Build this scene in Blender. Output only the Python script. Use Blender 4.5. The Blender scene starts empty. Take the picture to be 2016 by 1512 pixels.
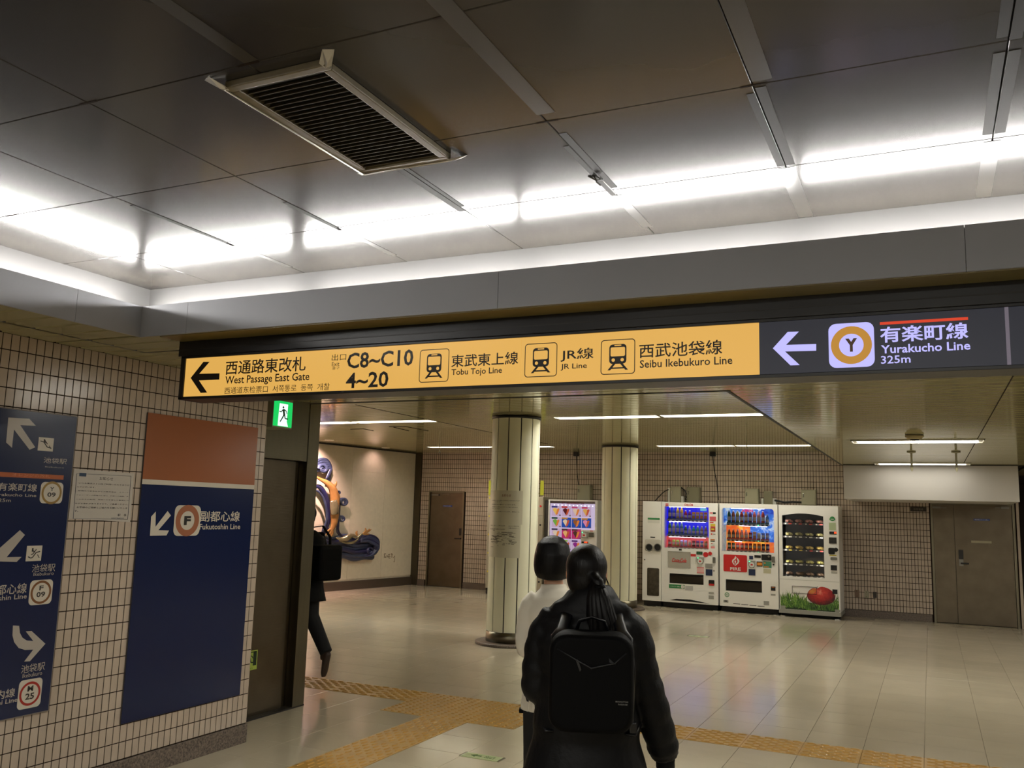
import bpy, bmesh, math, random
from mathutils import Vector, Matrix
random.seed(7)
SC = bpy.context.scene
COL = SC.collection
PI = math.pi

# ------------------------------------------------------------------ camera
FPX = 1733.0
EYE = Vector((0, 0, 1.634))
_p, _r, _y = [math.radians(a) for a in (8.167, 1.641, 25.386)]
FW = Vector((-math.sin(_y)*math.cos(_p), math.cos(_y)*math.cos(_p), math.sin(_p)))
_rt = Vector((math.cos(_y), math.sin(_y), 0)); _up = _rt.cross(FW)
RT = math.cos(_r)*_rt + math.sin(_r)*_up
UP = -math.sin(_r)*_rt + math.cos(_r)*_up
cam = bpy.data.cameras.new('camera')
cam.sensor_width = 36; cam.sensor_fit = 'HORIZONTAL'; cam.lens = 36*FPX/2016
cam.clip_start = 0.02; cam.clip_end = 200
camo = bpy.data.objects.new('camera', cam)
m = Matrix((RT, UP, -FW)).transposed().to_4x4(); m.translation = EYE
camo.matrix_world = m
COL.objects.link(camo); SC.camera = camo

# ------------------------------------------------------------------ world, exposure
SC.view_settings.view_transform = 'Standard'
SC.view_settings.look = 'None'
SC.view_settings.exposure = 0.0
SC.view_settings.gamma = 1.0
SC.view_settings.use_curve_mapping = False
w = bpy.data.worlds.new('world'); SC.world = w; w.use_nodes = True
w.node_tree.nodes['Background'].inputs[0].default_value = (0.9, 0.85, 0.75, 1)
w.node_tree.nodes['Background'].inputs[1].default_value = 0.02
TUBE = 90.0       # strength of the bare tubes in the cove
FIX = 34.0         # strength of the recessed fixtures' diffusers

# ------------------------------------------------------------------ measuring helpers (photo pixel -> point on a real plane)
def ray(u, v): return FW*FPX + RT*(u-1008) - UP*(v-756)
def onY(u, v, Y0):
    d = ray(u, v); return EYE + d*(Y0/d.y)
def onX(u, v, X0):
    d = ray(u, v); return EYE + d*(X0/d.x)
def onZ(u, v, Z0):
    d = ray(u, v); return EYE + d*((Z0-EYE.z)/d.z)
def onP(u, v, p0, n):
    d = ray(u, v); return EYE + d*((p0-EYE).dot(n)/d.dot(n))

# ------------------------------------------------------------------ materials
def lin(c):
    return tuple((x/12.92 if x <= .04045 else ((x+.055)/1.055)**2.4) for x in c)
def rgb(r, g, b): return lin((r/255, g/255, b/255))
MATS = {}
def mat(name, col, rough=.5, metal=0, spec=.5, noise=None, bump=None, emit=None, island=0, aniso=0, coat=0, objcol=False):
    if name in MATS: return MATS[name]
    M = bpy.data.materials.new(name); M.use_nodes = True
    nt = M.node_tree; N = nt.nodes; L = nt.links
    b = N['Principled BSDF']
    b.inputs['Base Color'].default_value = (*col, 1)
    b.inputs['Roughness'].default_value = rough
    b.inputs['Metallic'].default_value = metal
    b.inputs['Specular IOR Level'].default_value = spec
    b.inputs['Coat Weight'].default_value = coat
    b.inputs['Coat Roughness'].default_value = .05
    if aniso: b.inputs['Anisotropic'].default_value = aniso
    src = None
    if objcol:
        oi = N.new('ShaderNodeObjectInfo'); src = oi.outputs['Color']
    if noise or island or objcol:
        mix = N.new('ShaderNodeHueSaturation')
        if src: L.new(src, mix.inputs['Color'])
        else: mix.inputs['Color'].default_value = (*col, 1)
        val = None
        tc = N.new('ShaderNodeTexCoord')
        if noise:
            sc, amt = noise[0], noise[1]
            nz = N.new('ShaderNodeTexNoise'); nz.inputs['Scale'].default_value = sc
            nz.inputs['Detail'].default_value = 6
            if len(noise) > 2:
                mp = N.new('ShaderNodeMapping'); mp.inputs['Scale'].default_value = noise[2]
                g = N.new('ShaderNodeNewGeometry')
                L.new(g.outputs['Position'], mp.inputs[0]); L.new(mp.outputs[0], nz.inputs['Vector'])
            else:
                g = N.new('ShaderNodeNewGeometry'); L.new(g.outputs['Position'], nz.inputs['Vector'])
            mr = N.new('ShaderNodeMapRange'); mr.inputs[1].default_value = .25; mr.inputs[2].default_value = .75
            mr.inputs[3].default_value = 1-amt; mr.inputs[4].default_value = 1+amt
            L.new(nz.outputs[0], mr.inputs[0]); val = mr.outputs[0]
        if island:
            g = N.new('ShaderNodeNewGeometry'); oi = N.new('ShaderNodeObjectInfo')
            ad = N.new('ShaderNodeMath'); ad.operation = 'ADD'
            L.new(g.outputs['Random Per Island'], ad.inputs[0]); L.new(oi.outputs['Random'], ad.inputs[1])
            fr = N.new('ShaderNodeMath'); fr.operation = 'FRACT'; L.new(ad.outputs[0], fr.inputs[0])
            mr = N.new('ShaderNodeMapRange'); mr.inputs[3].default_value = 1-island; mr.inputs[4].default_value = 1+island
            L.new(fr.outputs[0], mr.inputs[0])
            if val:
                mu = N.new('ShaderNodeMath'); mu.operation = 'MULTIPLY'
                L.new(val, mu.inputs[0]); L.new(mr.outputs[0], mu.inputs[1]); val = mu.outputs[0]
            else: val = mr.outputs[0]
        if val: L.new(val, mix.inputs['Value'])
        L.new(mix.outputs[0], b.inputs['Base Color'])
    if bump:
        nz = N.new('ShaderNodeTexNoise'); nz.inputs['Scale'].default_value = bump[0]; nz.inputs['Detail'].default_value = 4
        g = N.new('ShaderNodeNewGeometry')
        mp = N.new('ShaderNodeMapping')
        if len(bump) > 2: mp.inputs['Scale'].default_value = bump[2]
        L.new(g.outputs['Position'], mp.inputs[0]); L.new(mp.outputs[0], nz.inputs['Vector'])
        bp = N.new('ShaderNodeBump'); bp.inputs['Strength'].default_value = bump[1]; bp.inputs['Distance'].default_value = .01
        L.new(nz.outputs[0], bp.inputs['Height']); L.new(bp.outputs[0], b.inputs['Normal'])
    if emit:
        b.inputs['Emission Color'].default_value = (*(emit[1] if len(emit) > 1 else col), 1)
        b.inputs['Emission Strength'].default_value = emit[0]
    MATS[name] = M
    return M
def glassmat(name, tint=(1, 1, 1), ior=1.45, rough=0.02, gl=1.0):
    M = bpy.data.materials.new(name); M.use_nodes = True
    nt = M.node_tree; N = nt.nodes; L = nt.links; N.clear()
    o = N.new('ShaderNodeOutputMaterial'); mx = N.new('ShaderNodeMixShader')
    t = N.new('ShaderNodeBsdfTransparent'); t.inputs[0].default_value = (*tint, 1)
    g = N.new('ShaderNodeBsdfGlossy'); g.inputs['Roughness'].default_value = rough
    f = N.new('ShaderNodeFresnel'); f.inputs[0].default_value = ior
    L.new(f.outputs[0], mx.inputs[0]); L.new(t.outputs[0], mx.inputs[1]); L.new(g.outputs[0], mx.inputs[2])
    L.new(mx.outputs[0], o.inputs[0]); MATS[name] = M
    return M

WALLT = mat('wall_tile_glaze', rgb(186, 170, 153), .2, noise=(9, .07), island=.05)
GROUT = mat('dark_grout', rgb(40, 30, 23), .95, spec=.1)
GRAN = mat('granite', rgb(104, 92, 82), .35, noise=(95, .9))
FTILE = mat('floor_tile_vinyl', rgb(184, 172, 149), .14, spec=.6, noise=(2.2, .06), island=.03, bump=(14, .03))
FGROUT = mat('floor_joint', rgb(138, 124, 102), .8)
YEL = mat('tactile_yellow', rgb(178, 136, 62), .3, noise=(7, .1), island=.04)
CPAN = mat('ceiling_panel_enamel', rgb(52, 49, 45), .2, spec=.38, noise=(1.6, .08), island=.02)
LIP = mat('cove_fascia_paint', rgb(150, 152, 158), .55, noise=(3, .03))
COVE = mat('cove_white_paint', rgb(90, 89, 88), .6)
SLAT = mat('ceiling_slat_enamel', rgb(160, 155, 114), .10, noise=(2, .05), island=.04)
SLATBK = mat('slat_gap_dark', rgb(38, 33, 22), .9)
DARK = mat('dark_trim', rgb(28, 25, 22), .5)
STEEL = mat('brushed_steel', rgb(122, 116, 98), .30, metal=1, noise=(30, .06, (1, 1, .12)), bump=(60, .12, (.1, .1, 3)))
STEELD = mat('steel_door_leaf', rgb(112, 102, 86), .36, metal=1, noise=(5, .12), bump=(40, .1, (.2, .2, 2)))
CREAM = mat('column_enamel', rgb(234, 232, 204), .5, spec=.35, noise=(4, .03))
MURW = mat('mural_wall_stone', rgb(206, 196, 174), .45, noise=(14, .05), island=.03)
WHITE = mat('machine_white_enamel', rgb(240, 238, 232), .32)
GREYB = mat('cabinet_grey_beige', rgb(150, 146, 122), .45)
BLACK = mat('black_plastic', rgb(14, 13, 13), .42)
CHROME = mat('chrome', rgb(190, 190, 188), .2, metal=1)
GREYM = mat('grey_metal', rgb(130, 128, 120), .4, metal=.7)
GLASS = glassmat('clear_glass')
def flat(name, r, g, b, rough=.5): return mat(name, rgb(r, g, b), rough)
def glow(name, r, g, b, s=1.0, base=.03):
    c = rgb(r, g, b); return mat(name, tuple(x*base for x in c), .4, emit=(s, c))
TUBEM = mat('tube_glow', (.9, .9, .9), .5, emit=(TUBE, (1, .97, .93)))
FIXM = mat('diffuser_glow', (.9, .9, .9), .5, emit=(FIX, (1, .975, .89)))

# ------------------------------------------------------------------ mesh builder
class MB:
    def __init__(s): s.v = []; s.f = []; s.m = []; s.mats = []; s.sm = []
    def mi(s, mt):
        if mt not in s.mats: s.mats.append(mt)
        return s.mats.index(mt)
    def add(s, vs, fs, mt, smooth=False):
        b = len(s.v); s.v += [tuple(p) for p in vs]; i = s.mi(mt)
        for f in fs: s.f.append([b+k for k in f]); s.m.append(i); s.sm.append(smooth)
        return s
    def box(s, x0, y0, z0, x1, y1, z1, mt, bev=0):
        if x0 > x1: x0, x1 = x1, x0
        if y0 > y1: y0, y1 = y1, y0
        if z0 > z1: z0, z1 = z1, z0
        if bev <= 0:
            v = [(x, y, z) for x in (x0, x1) for y in (y0, y1) for z in (z0, z1)]
            f = [(0, 1, 3, 2), (4, 6, 7, 5), (0, 4, 5, 1), (2, 3, 7, 6), (0, 2, 6, 4), (1, 5, 7, 3)]
            return s.add(v, f, mt)
        b = min(bev, (x1-x0)*.49, (y1-y0)*.49, (z1-z0)*.49)
        bm = bmesh.new(); bmesh.ops.create_cube(bm, size=1)
        for q in bm.verts: q.co = Vector(((x0+x1)/2+q.co.x*(x1-x0), (y0+y1)/2+q.co.y*(y1-y0), (z0+z1)/2+q.co.z*(z1-z0)))
        bmesh.ops.bevel(bm, geom=bm.edges[:], offset=b, segments=2, affect='EDGES', profile=.6)
        return s.bm(bm, mt, False)
    def bm(s, bm, mt, smooth=True):
        bm.verts.index_update()
        s.add([q.co[:] for q in bm.verts], [[q.index for q in f.verts] for f in bm.faces], mt, smooth); bm.free(); return s
    def plate(s, axis, p, a0, b0, a1, b1, mt, t=0):
        """flat rectangle: axis 'y' faces -Y (a=x,b=z), 'x' faces +X (a=y,b=z), 'z' faces up, 'Z' faces down"""
        if a0 > a1: a0, a1 = a1, a0
        if b0 > b1: b0, b1 = b1, b0
        if axis == 'y': return s.add([(a0, p, b0), (a1, p, b0), (a1, p, b1), (a0, p, b1)], [(0, 1, 2, 3)], mt)
        if axis == 'x': return s.add([(p, a0, b0), (p, a1, b0), (p, a1, b1), (p, a0, b1)], [(0, 1, 2, 3)], mt)
        if axis == 'z': return s.add([(a0, b0, p), (a1, b0, p), (a1, b1, p), (a0, b1, p)], [(0, 1, 2, 3)], mt)
        return s.add([(a0, b0, p), (a0, b1, p), (a1, b1, p), (a1, b0, p)], [(0, 1, 2, 3)], mt)
    def prism(s, poly, axis, p0, p1, mt):
        """poly: list of (a,b); extruded between p0 and p1 along axis"""
        n = len(poly)
        def P(a, b, p): return {'y': (a, p, b), 'x': (p, a, b), 'z': (a, b, p)}[axis]
        v = [P(a, b, p0) for a, b in poly]+[P(a, b, p1) for a, b in poly]
        f = [tuple(range(n)), tuple(range(2*n-1, n-1, -1))]+[(i, i+n, (i+1) % n+n, (i+1) % n) for i in range(n)]
        return s.add(v, f, mt)
    def lathe(s, prof, c, mt, n=16, axis='z', smooth=True, cap=True):
        v = []; f = []
        for (r, h) in prof:
            for k in range(n):
                a = 2*PI*k/n; x, y = r*math.cos(a), r*math.sin(a)
                v.append({'z': (c[0]+x, c[1]+y, c[2]+h), 'y': (c[0]+x, c[1]+h, c[2]+y), 'x': (c[0]+h, c[1]+x, c[2]+y)}[axis])
        for j in range(len(prof)-1):
            for k in range(n): f.append((j*n+k, j*n+(k+1) % n, (j+1)*n+(k+1) % n, (j+1)*n+k))
        s.add(v, f, mt, smooth)
        if cap:
            b = len(s.v)-len(v); i = s.mi(mt)
            if prof[0][0] > 0: s.f.append([b+k for k in range(n)][::-1]); s.m.append(i); s.sm.append(False)
            if prof[-1][0] > 0: s.f.append([b+(len(prof)-1)*n+k for k in range(n)]); s.m.append(i); s.sm.append(False)
        return s
    def cyl(s, a, b, r, mt, n=12, r2=None, smooth=True):
        a = Vector(a); b = Vector(b); t = (b-a).normalized()
        u = t.orthogonal().normalized(); w_ = t.cross(u); r2 = r if r2 is None else r2
        v = [a+(u*math.cos(2*PI*k/n)+w_*math.sin(2*PI*k/n))*r for k in range(n)]+[b+(u*math.cos(2*PI*k/n)+w_*math.sin(2*PI*k/n))*r2 for k in range(n)]
        s.add(v, [(k, (k+1) % n, (k+1) % n+n, k+n) for k in range(n)], mt, smooth)
        return s.add(v, [tuple(range(n))[::-1], tuple(range(n, 2*n))], mt)
    def tube(s, pts, rad, mt, n=10, side=None, closed_ends=True):
        """lofted tube; rad: list of r or (a,b); side: direction that 'a' runs along"""
        pts = [Vector(p) for p in pts]; v = []; f = []; m_ = len(pts)
        ref = Vector(side) if side else None
        for i, p in enumerate(pts):
            t = (pts[min(i+1, m_-1)]-pts[max(i-1, 0)]).normalized()
            if ref is None: ref = t.orthogonal()
            u = (ref-t*ref.dot(t)).normalized()
            if not side: ref = u
            w_ = t.cross(u); r = rad[i] if isinstance(rad, (list, tuple)) else rad
            ra, rb = r if isinstance(r, (tuple, list)) else (r, r)
            for k in range(n):
                a = 2*PI*k/n; v.append(p+u*math.cos(a)*ra+w_*math.sin(a)*rb)
        for i in range(m_-1):
            for k in range(n): f.append((i*n+k, i*n+(k+1) % n, (i+1)*n+(k+1) % n, (i+1)*n+k))
        if closed_ends: f += [tuple(range(n))[::-1], tuple(range((m_-1)*n, m_*n))]
        return s.add(v, f, mt, True)
    def ball(s, c, r, mt, n=12, m_=8):
        rx, ry, rz = r if isinstance(r, tuple) else (r, r, r)
        bm = bmesh.new(); bmesh.ops.create_uvsphere(bm, u_segments=n, v_segments=m_, radius=1)
        for q in bm.verts: q.co = Vector((c[0]+q.co.x*rx, c[1]+q.co.y*ry, c[2]+q.co.z*rz))
        return s.bm(bm, mt)
    def slab(s, x0, x1, z0, z1, y0, y1, holes, mt):
        """front slab in the XZ plane, y0 front, y1 back, with rectangular holes (x0,x1,z0,z1)"""
        xs = sorted({x0, x1}|{h[i] for h in holes for i in (0, 1)}); zs = sorted({z0, z1}|{h[i] for h in holes for i in (2, 3)})
        def solid(i, j):
            if i < 0 or j < 0 or i >= len(xs)-1 or j >= len(zs)-1: return False
            cx, cz = (xs[i]+xs[i+1])/2, (zs[j]+zs[j+1])/2
            return not any(h[0] < cx < h[1] and h[2] < cz < h[3] for h in holes)
        for i in range(len(xs)-1):
            for j in range(len(zs)-1):
                if not solid(i, j): continue
                a, b, c, d = xs[i], xs[i+1], zs[j], zs[j+1]
                s.add([(a, y0, c), (b, y0, c), (b, y0, d), (a, y0, d)], [(0, 1, 2, 3)], mt)
                s.add([(a, y1, c), (a, y1, d), (b, y1, d), (b, y1, c)], [(0, 1, 2, 3)], mt)
                if not solid(i-1, j): s.add([(a, y0, c), (a, y0, d), (a, y1, d), (a, y1, c)], [(0, 1, 2, 3)], mt)
                if not solid(i+1, j): s.add([(b, y0, c), (b, y1, c), (b, y1, d), (b, y0, d)], [(0, 1, 2, 3)], mt)
                if not solid(i, j-1): s.add([(a, y0, c), (a, y1, c), (b, y1, c), (b, y0, c)], [(0, 1, 2, 3)], mt)
                if not solid(i, j+1): s.add([(a, y0, d), (b, y0, d), (b, y1, d), (a, y1, d)], [(0, 1, 2, 3)], mt)
        return s
    def text(s, body, axis, p, a0, b0, a1, b1, mt, bold=0, shear=0, keep=False):
        """flat lettering fitted into a rectangle on a plane (same axes as plate)"""
        vs, fs = glyphs(body, bold, shear)
        if not vs: return s
        x0 = min(q[0] for q in vs); x1 = max(q[0] for q in vs); y0 = min(q[1] for q in vs); y1 = max(q[1] for q in vs)
        sx = (a1-a0)/(x1-x0); sy = (b1-b0)/(y1-y0)
        if keep: sx = sy*min(1.15, max(.85, sx/sy))
        o = []
        for q in vs:
            a = a0+(q[0]-x0)*sx; b = b0+(q[1]-y0)*sy
            o.append({'y': (a, p, b), 'x': (p, a, b), 'z': (a, b, p)}[axis])
        return s.add(o, fs, mt)
    def build(s, name, parent=None, loc=None, **kw):
        if not s.v: return None
        me = bpy.data.meshes.new(name); me.from_pydata(s.v, [], s.f)
        for q in s.mats: me.materials.append(q)
        me.polygons.foreach_set('material_index', s.m); me.polygons.foreach_set('use_smooth', s.sm)
        me.update(); o = bpy.data.objects.new(name, me); COL.objects.link(o)
        if parent: o.parent = parent
        if loc: o.location = loc
        for k, q in kw.items(): o[k] = q
        return o
GL = {}
def glyphs(body, bold, shear):
    k = (body, bold, shear)
    if k not in GL:
        c = bpy.data.curves.new('lettering', 'FONT'); c.body = body; c.resolution_u = 2; c.offset = bold; c.shear = shear
        o = bpy.data.objects.new('lettering', c); me = bpy.data.meshes.new_from_object(o)
        GL[k] = ([q.co[:] for q in me.vertices], [list(q.vertices) for q in me.polygons])
        bpy.data.objects.remove(o); bpy.data.curves.remove(c); bpy.data.meshes.remove(me)
    return GL[k]
def thing(name, label, cat, loc=(0, 0, 0), rz=0, group=None, kind=None):
    o = bpy.data.objects.new(name, None); COL.objects.link(o); o.location = loc; o.rotation_euler = (0, 0, rz)
    o.empty_display_size = .1
    tag(o, label, cat, group, kind); return o
def tag(o, label=None, cat=None, group=None, kind=None):
    if label: o['label'] = label
    if cat: o['category'] = cat
    if group: o['group'] = group
    if kind: o['kind'] = kind
    return o
def inst(o, parent, loc, rz=0, col=None, scale=None):
    c = o.copy(); COL.objects.link(c); c.parent = parent; c.location = loc; c.rotation_euler = (0, 0, rz)
    if col: c.color = (*col, 1)
    if scale: c.scale = scale
    return c
def copy_tree(o, parent=None):
    c = o.copy(); COL.objects.link(c); c.parent = parent
    for ch in list(o.children): copy_tree(ch, c)
    return c
def rect_y(Y0, u0, v0, u1, v1):
    a = onY(u0, v0, Y0); b = onY(u1, v1, Y0); return a.x, min(a.z, b.z), b.x, max(a.z, b.z)

# ------------------------------------------------------------------ main dimensions
XW = -4.331            # near tiled wall
YC = 4.995             # its far end
XS = -4.71             # steel portal plane
ZL = 2.477             # low slatted ceiling
ZH = 2.825             # raised slatted ceiling
ZT = 2.846             # tray ceiling
YF = 16.55             # far tiled wall
TP, TR, TB = .049, .0984, .128   # tile column pitch, row pitch, first row height
G = .003

def tile_geo(wd, ht, t, axis):
    """bevelled wall tile; origin at its lower corner. axis 'x': faces +X, runs along Y. 'y': faces -Y, runs along X"""
    c = .0012
    ring = lambda i, d: [(i, i, d), (wd-i, i, d), (wd-i, ht-i, d), (i, ht-i, d)]
    v = ring(0, 0)+ring(0, t-c)+ring(c, t)
    f = [(8, 9, 10, 11)]
    for b in (0, 4):
        for k in range(4): f.append((b+k, b+(k+1) % 4, b+4+(k+1) % 4, b+4+k))
    if axis == 'x': return [(d, a, b) for a, b, d in v], f
    return [(a, -d, b) for a, b, d in v], f
# ================================================================== FLOOR
fl = MB().box(-16, -9, -.08, 6, 24, -.008, FGROUT).build('floor')
tag(fl, kind='structure')
FX0, FY0, FT = -2.496, 6.307, .4
def tile_mesh_floor():
    q = MB(); c = .0008; s = FT-.0026
    ring = lambda i, z: [(i, i, z), (s-i, i, z), (s-i, s-i, z), (i, s-i, z)]
    v = ring(0, -.008)+ring(0, -c)+ring(c, 0)
    f = [(8, 9, 10, 11)]+[(b+k, b+(k+1) % 4, b+4+(k+1) % 4, b+4+k) for b in (0, 4) for k in range(4)]
    return v, f
tv, tf = tile_mesh_floor()
def is_tact(i, j):
    """grid cell (i,j): x from FX0+i*.4, y from FY0+j*.4 -> kind of tactile block"""
    if -4 <= i <= -1 - 0 and j in (0, 1): return 'dot' if i >= -4+1-0 or True else None
    return None
def cell_kind(i, j):
    # the X joints at -2.746*1.054=-2.894 is i=-1 ; -3.88*1.054=-4.09 is i=-4 ; Y joints 6.307 j=0, 7.11 j=2
    if -4 <= i <= -2 and j in (0, 1): return 'dot'
    if i < -4 and j == 1: return 'barx'
    if i >= -1 and j == 1: return 'barx'
    if i == -3 and j < 0: return 'bary'
    return None
cells = []
for i in range(-32, 20):
    for j in range(-23, 42):
        x, y = FX0+i*FT, FY0+j*FT
        if x < -15.5 or x > 5: continue
        d = Vector((x+.2, y+.2, 0))-EYE; dep = d.dot(FW)
        vis = False
        if dep > .5:
            u = 1008+FPX*d.dot(RT)/dep; v = 756-FPX*d.dot(UP)/dep
            vis = -60 < u < 2080 and v < 1600
            if XW-.2 > x+.2 and y < 5: vis = False
            if u < 600 and y > 6.2: vis = False
        cells.append((0 if vis else 1, d.length, i, j, x, y))
cells.sort()
base = MB(); base.add(tv, tf, FTILE); fproto = base.build('tile', fl)
rest = MB(); cnt = 0; first = True; tact = {}
for nv, dd, i, j, x, y in cells:
    if cell_kind(i, j): 
        tact[(i, j)] = (nv, dd); continue
    if XW-.3 > x+.4 and y < 5.9 and False: continue
    if cnt < 300 and not nv:
        o = fproto if first else fproto.copy()
        if not first: COL.objects.link(o)
        first = False
        o.location = (x+.0015, y+.0015, 0); cnt += 1
    else:
        rest.add([(q[0]+x+.0015, q[1]+y+.0015, q[2]) for q in tv], tf, FTILE)
rest.build('tile', fl, kind='stuff')

# tactile paving: blocks with raised bars / domes
def bump_geo(q, cx, cy, rx, ry, h, mt, n=10):
    v = []
    for (s, z) in ((1, 0), (.86, h*.7), (.6, h)):
        for k in range(n):
            a = 2*PI*k/n
            sx = math.copysign(abs(math.cos(a))**.7, math.cos(a)); sy = math.copysign(abs(math.sin(a))**.7, math.sin(a))
            v.append((cx+rx*sx*s+(0 if s == 1 else 0), cy+ry*sy*s, z))
    f = [(r*n+k, r*n+(k+1) % n, (r+1)*n+(k+1) % n, (r+1)*n+k) for r in (0, 1) for k in range(n)]+[tuple(range(2*n, 3*n))]
    q.add(v, f, mt, False)
def tact_block(kind):
    q = MB(); q.add([(a, b, c+.002) for a, b, c in tv], tf, YEL)
    s = FT-.003
    if kind == 'dot':
        for a in range(6):
            for b in range(7): bump_geo(q, .033+a*.0662, .03+b*.0561, .0155, .0135, .008, YEL, 8)
    else:
        for a in range(9):
            for b in range(4):
                y = .05+b*.1+(.05 if a % 2 else 0)
                if y > s-.03: 
                    continue
                x = .024+a*.0437
                bump_geo(q, *( (x, y, .0135, .038) if kind == 'bary' else (y, x, .038, .0135)), .0085, YEL, 10)
            if a % 2: pass
    return q
x_out = lambda i: FX0+i*FT > 4.4
tp = thing('tactile_paving', 'yellow tactile guide paving with raised bars crossing the pale floor', 'tactile paving', (0, 0, 0))
tprotos = {}
for (i, j), (nv, dd) in sorted(tact.items()):
    if x_out(i) or nv and dd > 12: 
        continue
    k = cell_kind(i, j)
    if k not in tprotos:
        tprotos[k] = tact_block(k).build('warning_block' if k == 'dot' else 'guide_block', tp)
        tprotos[k].location = (FX0+i*FT+.0015, FY0+j*FT+.0015, 0)
    else:
        o = inst(tprotos[k], tp, (FX0+i*FT+.0015, FY0+j*FT+.0015, 0))
# evacuation guide plates let into the floor
LUM = flat('luminous_plate', 176, 186, 138, .4); LUMG = flat('plate_green', 70, 100, 48)
def floor_plate(x0, y0, x1, y1, label):
    t = thing('floor_sign', label, 'floor sign', (0, 0, 0), group='evacuation plates in the floor')
    MB().box(x0, y0, 0, x1, y1, .004, LUM).build('plate', t)
    q = MB(); w_, h_ = x1-x0, y1-y0
    q.prism([(x0+w_*.2, y0+h_*.5), (x0+w_*.34, y0+h_*.82), (x0+w_*.34, y0+h_*.62), (x0+w_*.48, y0+h_*.62), (x0+w_*.48, y0+h_*.42), (x0+w_*.34, y0+h_*.42), (x0+w_*.34, y0+h_*.2)], 'z', .0041, .0048, LUMG)
    q.text('出口', 'z', .0047, x0+w_*.57, y0+h_*.25, x0+w_*.82, y0+h_*.78, LUMG, .03)
    q.build('lettering', t)
    q = MB(); q.box(x0-.006, y0, 0, x0+.008, y1, .0055, CHROME); q.build('end_strip', t); q = MB(); q.box(x1-.008, y0, 0, x1+.006, y1, .0055, CHROME); q.build('end_strip', t)
floor_plate(-2.90, 5.462, -2.615, 5.565, 'pale green evacuation plate in the floor beside the yellow guide strip')
a = onZ(1375, 1253, 0); floor_plate(a.x-.14, a.y-.05, a.x+.14, a.y+.05, 'pale green evacuation plate in the floor in front of the drink machines')

# ================================================================== NEAR LEFT TILED WALL
wl = MB().box(-4.70, 1.0, 0, XW-.003, YC-.002, 2.9, GROUT).build('wall_left'); tag(wl, kind='structure')
NROW = 24
gv, gf = tile_geo(TP-.0052, TR-.0052, .003, 'x')
gvt, gft = tile_geo(TP-.0035, ZL-(TB+23*TR+TR*0)-.004 if False else ZL-.004-(TB+24*TR) if ZL-(TB+24*TR) > .01 else TR-.0035, .008, 'x')
topz = TB+23*TR
gvt, gft = tile_geo(TP-.0052, ZL-topz-.004, .003, 'x')
wt = []
ncol = int((YC-1.0)/TP)
# signs on the wall: (y0,y1,z0,z1); the tiles wholly behind them are left out
SG = [(0, 3.418, .50, 2.085), (3.91, 4.895, .33, 2.17)]
for c in range(ncol):
    y = YC-(c+1)*TP
    for r in range(NROW):
        z = TB+r*TR
        if any(y > s[0]+.01 and y+TP < s[1]-.01 and z > s[2]+.01 and z+TR < s[3]-.01 for s in SG): continue
        wt.append((y < 2.55, (Vector((XW, y, z))-EYE).length, y, z, r))
wt.sort()
q = MB(); q.add(gv, gf, WALLT); tpro = q.build('tile', wl); q = MB()
used = False; n = 0
for hid, dd, y, z, r in wt:
    if not hid and n < 300 and r < 23:
        o = tpro if not used else inst(tpro, wl, (0, 0, 0)); used = True
        o.location = (XW-.003, y+.0026, z+.0026); n += 1
    else:
        V, F_ = (gv, gf) if r < 23 else (gvt, gft)
        q.add([(a+XW-.003, b+y+.0026, c_+z+.0026) for a, b, c_ in V], F_, WALLT)
q.build('tile', wl, kind='stuff')
# return of the wall end, tiled (faces the steel portal)
MB().box(-4.70, YC-.002, 0, XW, YC, ZL, WALLT).build('end_strip', wl)
tag(MB().box(-4.5, 1.0, 0, XW+.010, YC+.004, TB-.004, GRAN, .003).build('baseboard_left'), kind='structure')

# ================================================================== STEEL PORTAL (door_1)
dp = thing('door_1', 'brushed steel shutter door and portal at the end of the tiled wall', None, kind='structure')
q = MB(); q.box(XS-.3, 4.9, 1.99, XS, 5.955, 2.6, STEEL); q.build('lintel', dp)
q = MB(); q.box(XS-.3, 5.965, 0.004, XS, 6.11, 2.9, STEEL, .004); q.build('jamb', dp)
q = MB(); q.box(XS-.3, 4.95, 0.004, XS-.065, 5.9, 1.985, STEELD); q.box(XS-.3, 5.9, .004, XS-.085, 5.96, 1.985, STEELD); q.build('door_leaf', dp)
q = MB(); q.box(XS-.3, 4.95, 0.0, XS+.001, 6.112, .012, DARK); q.build('threshold', dp)
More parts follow.
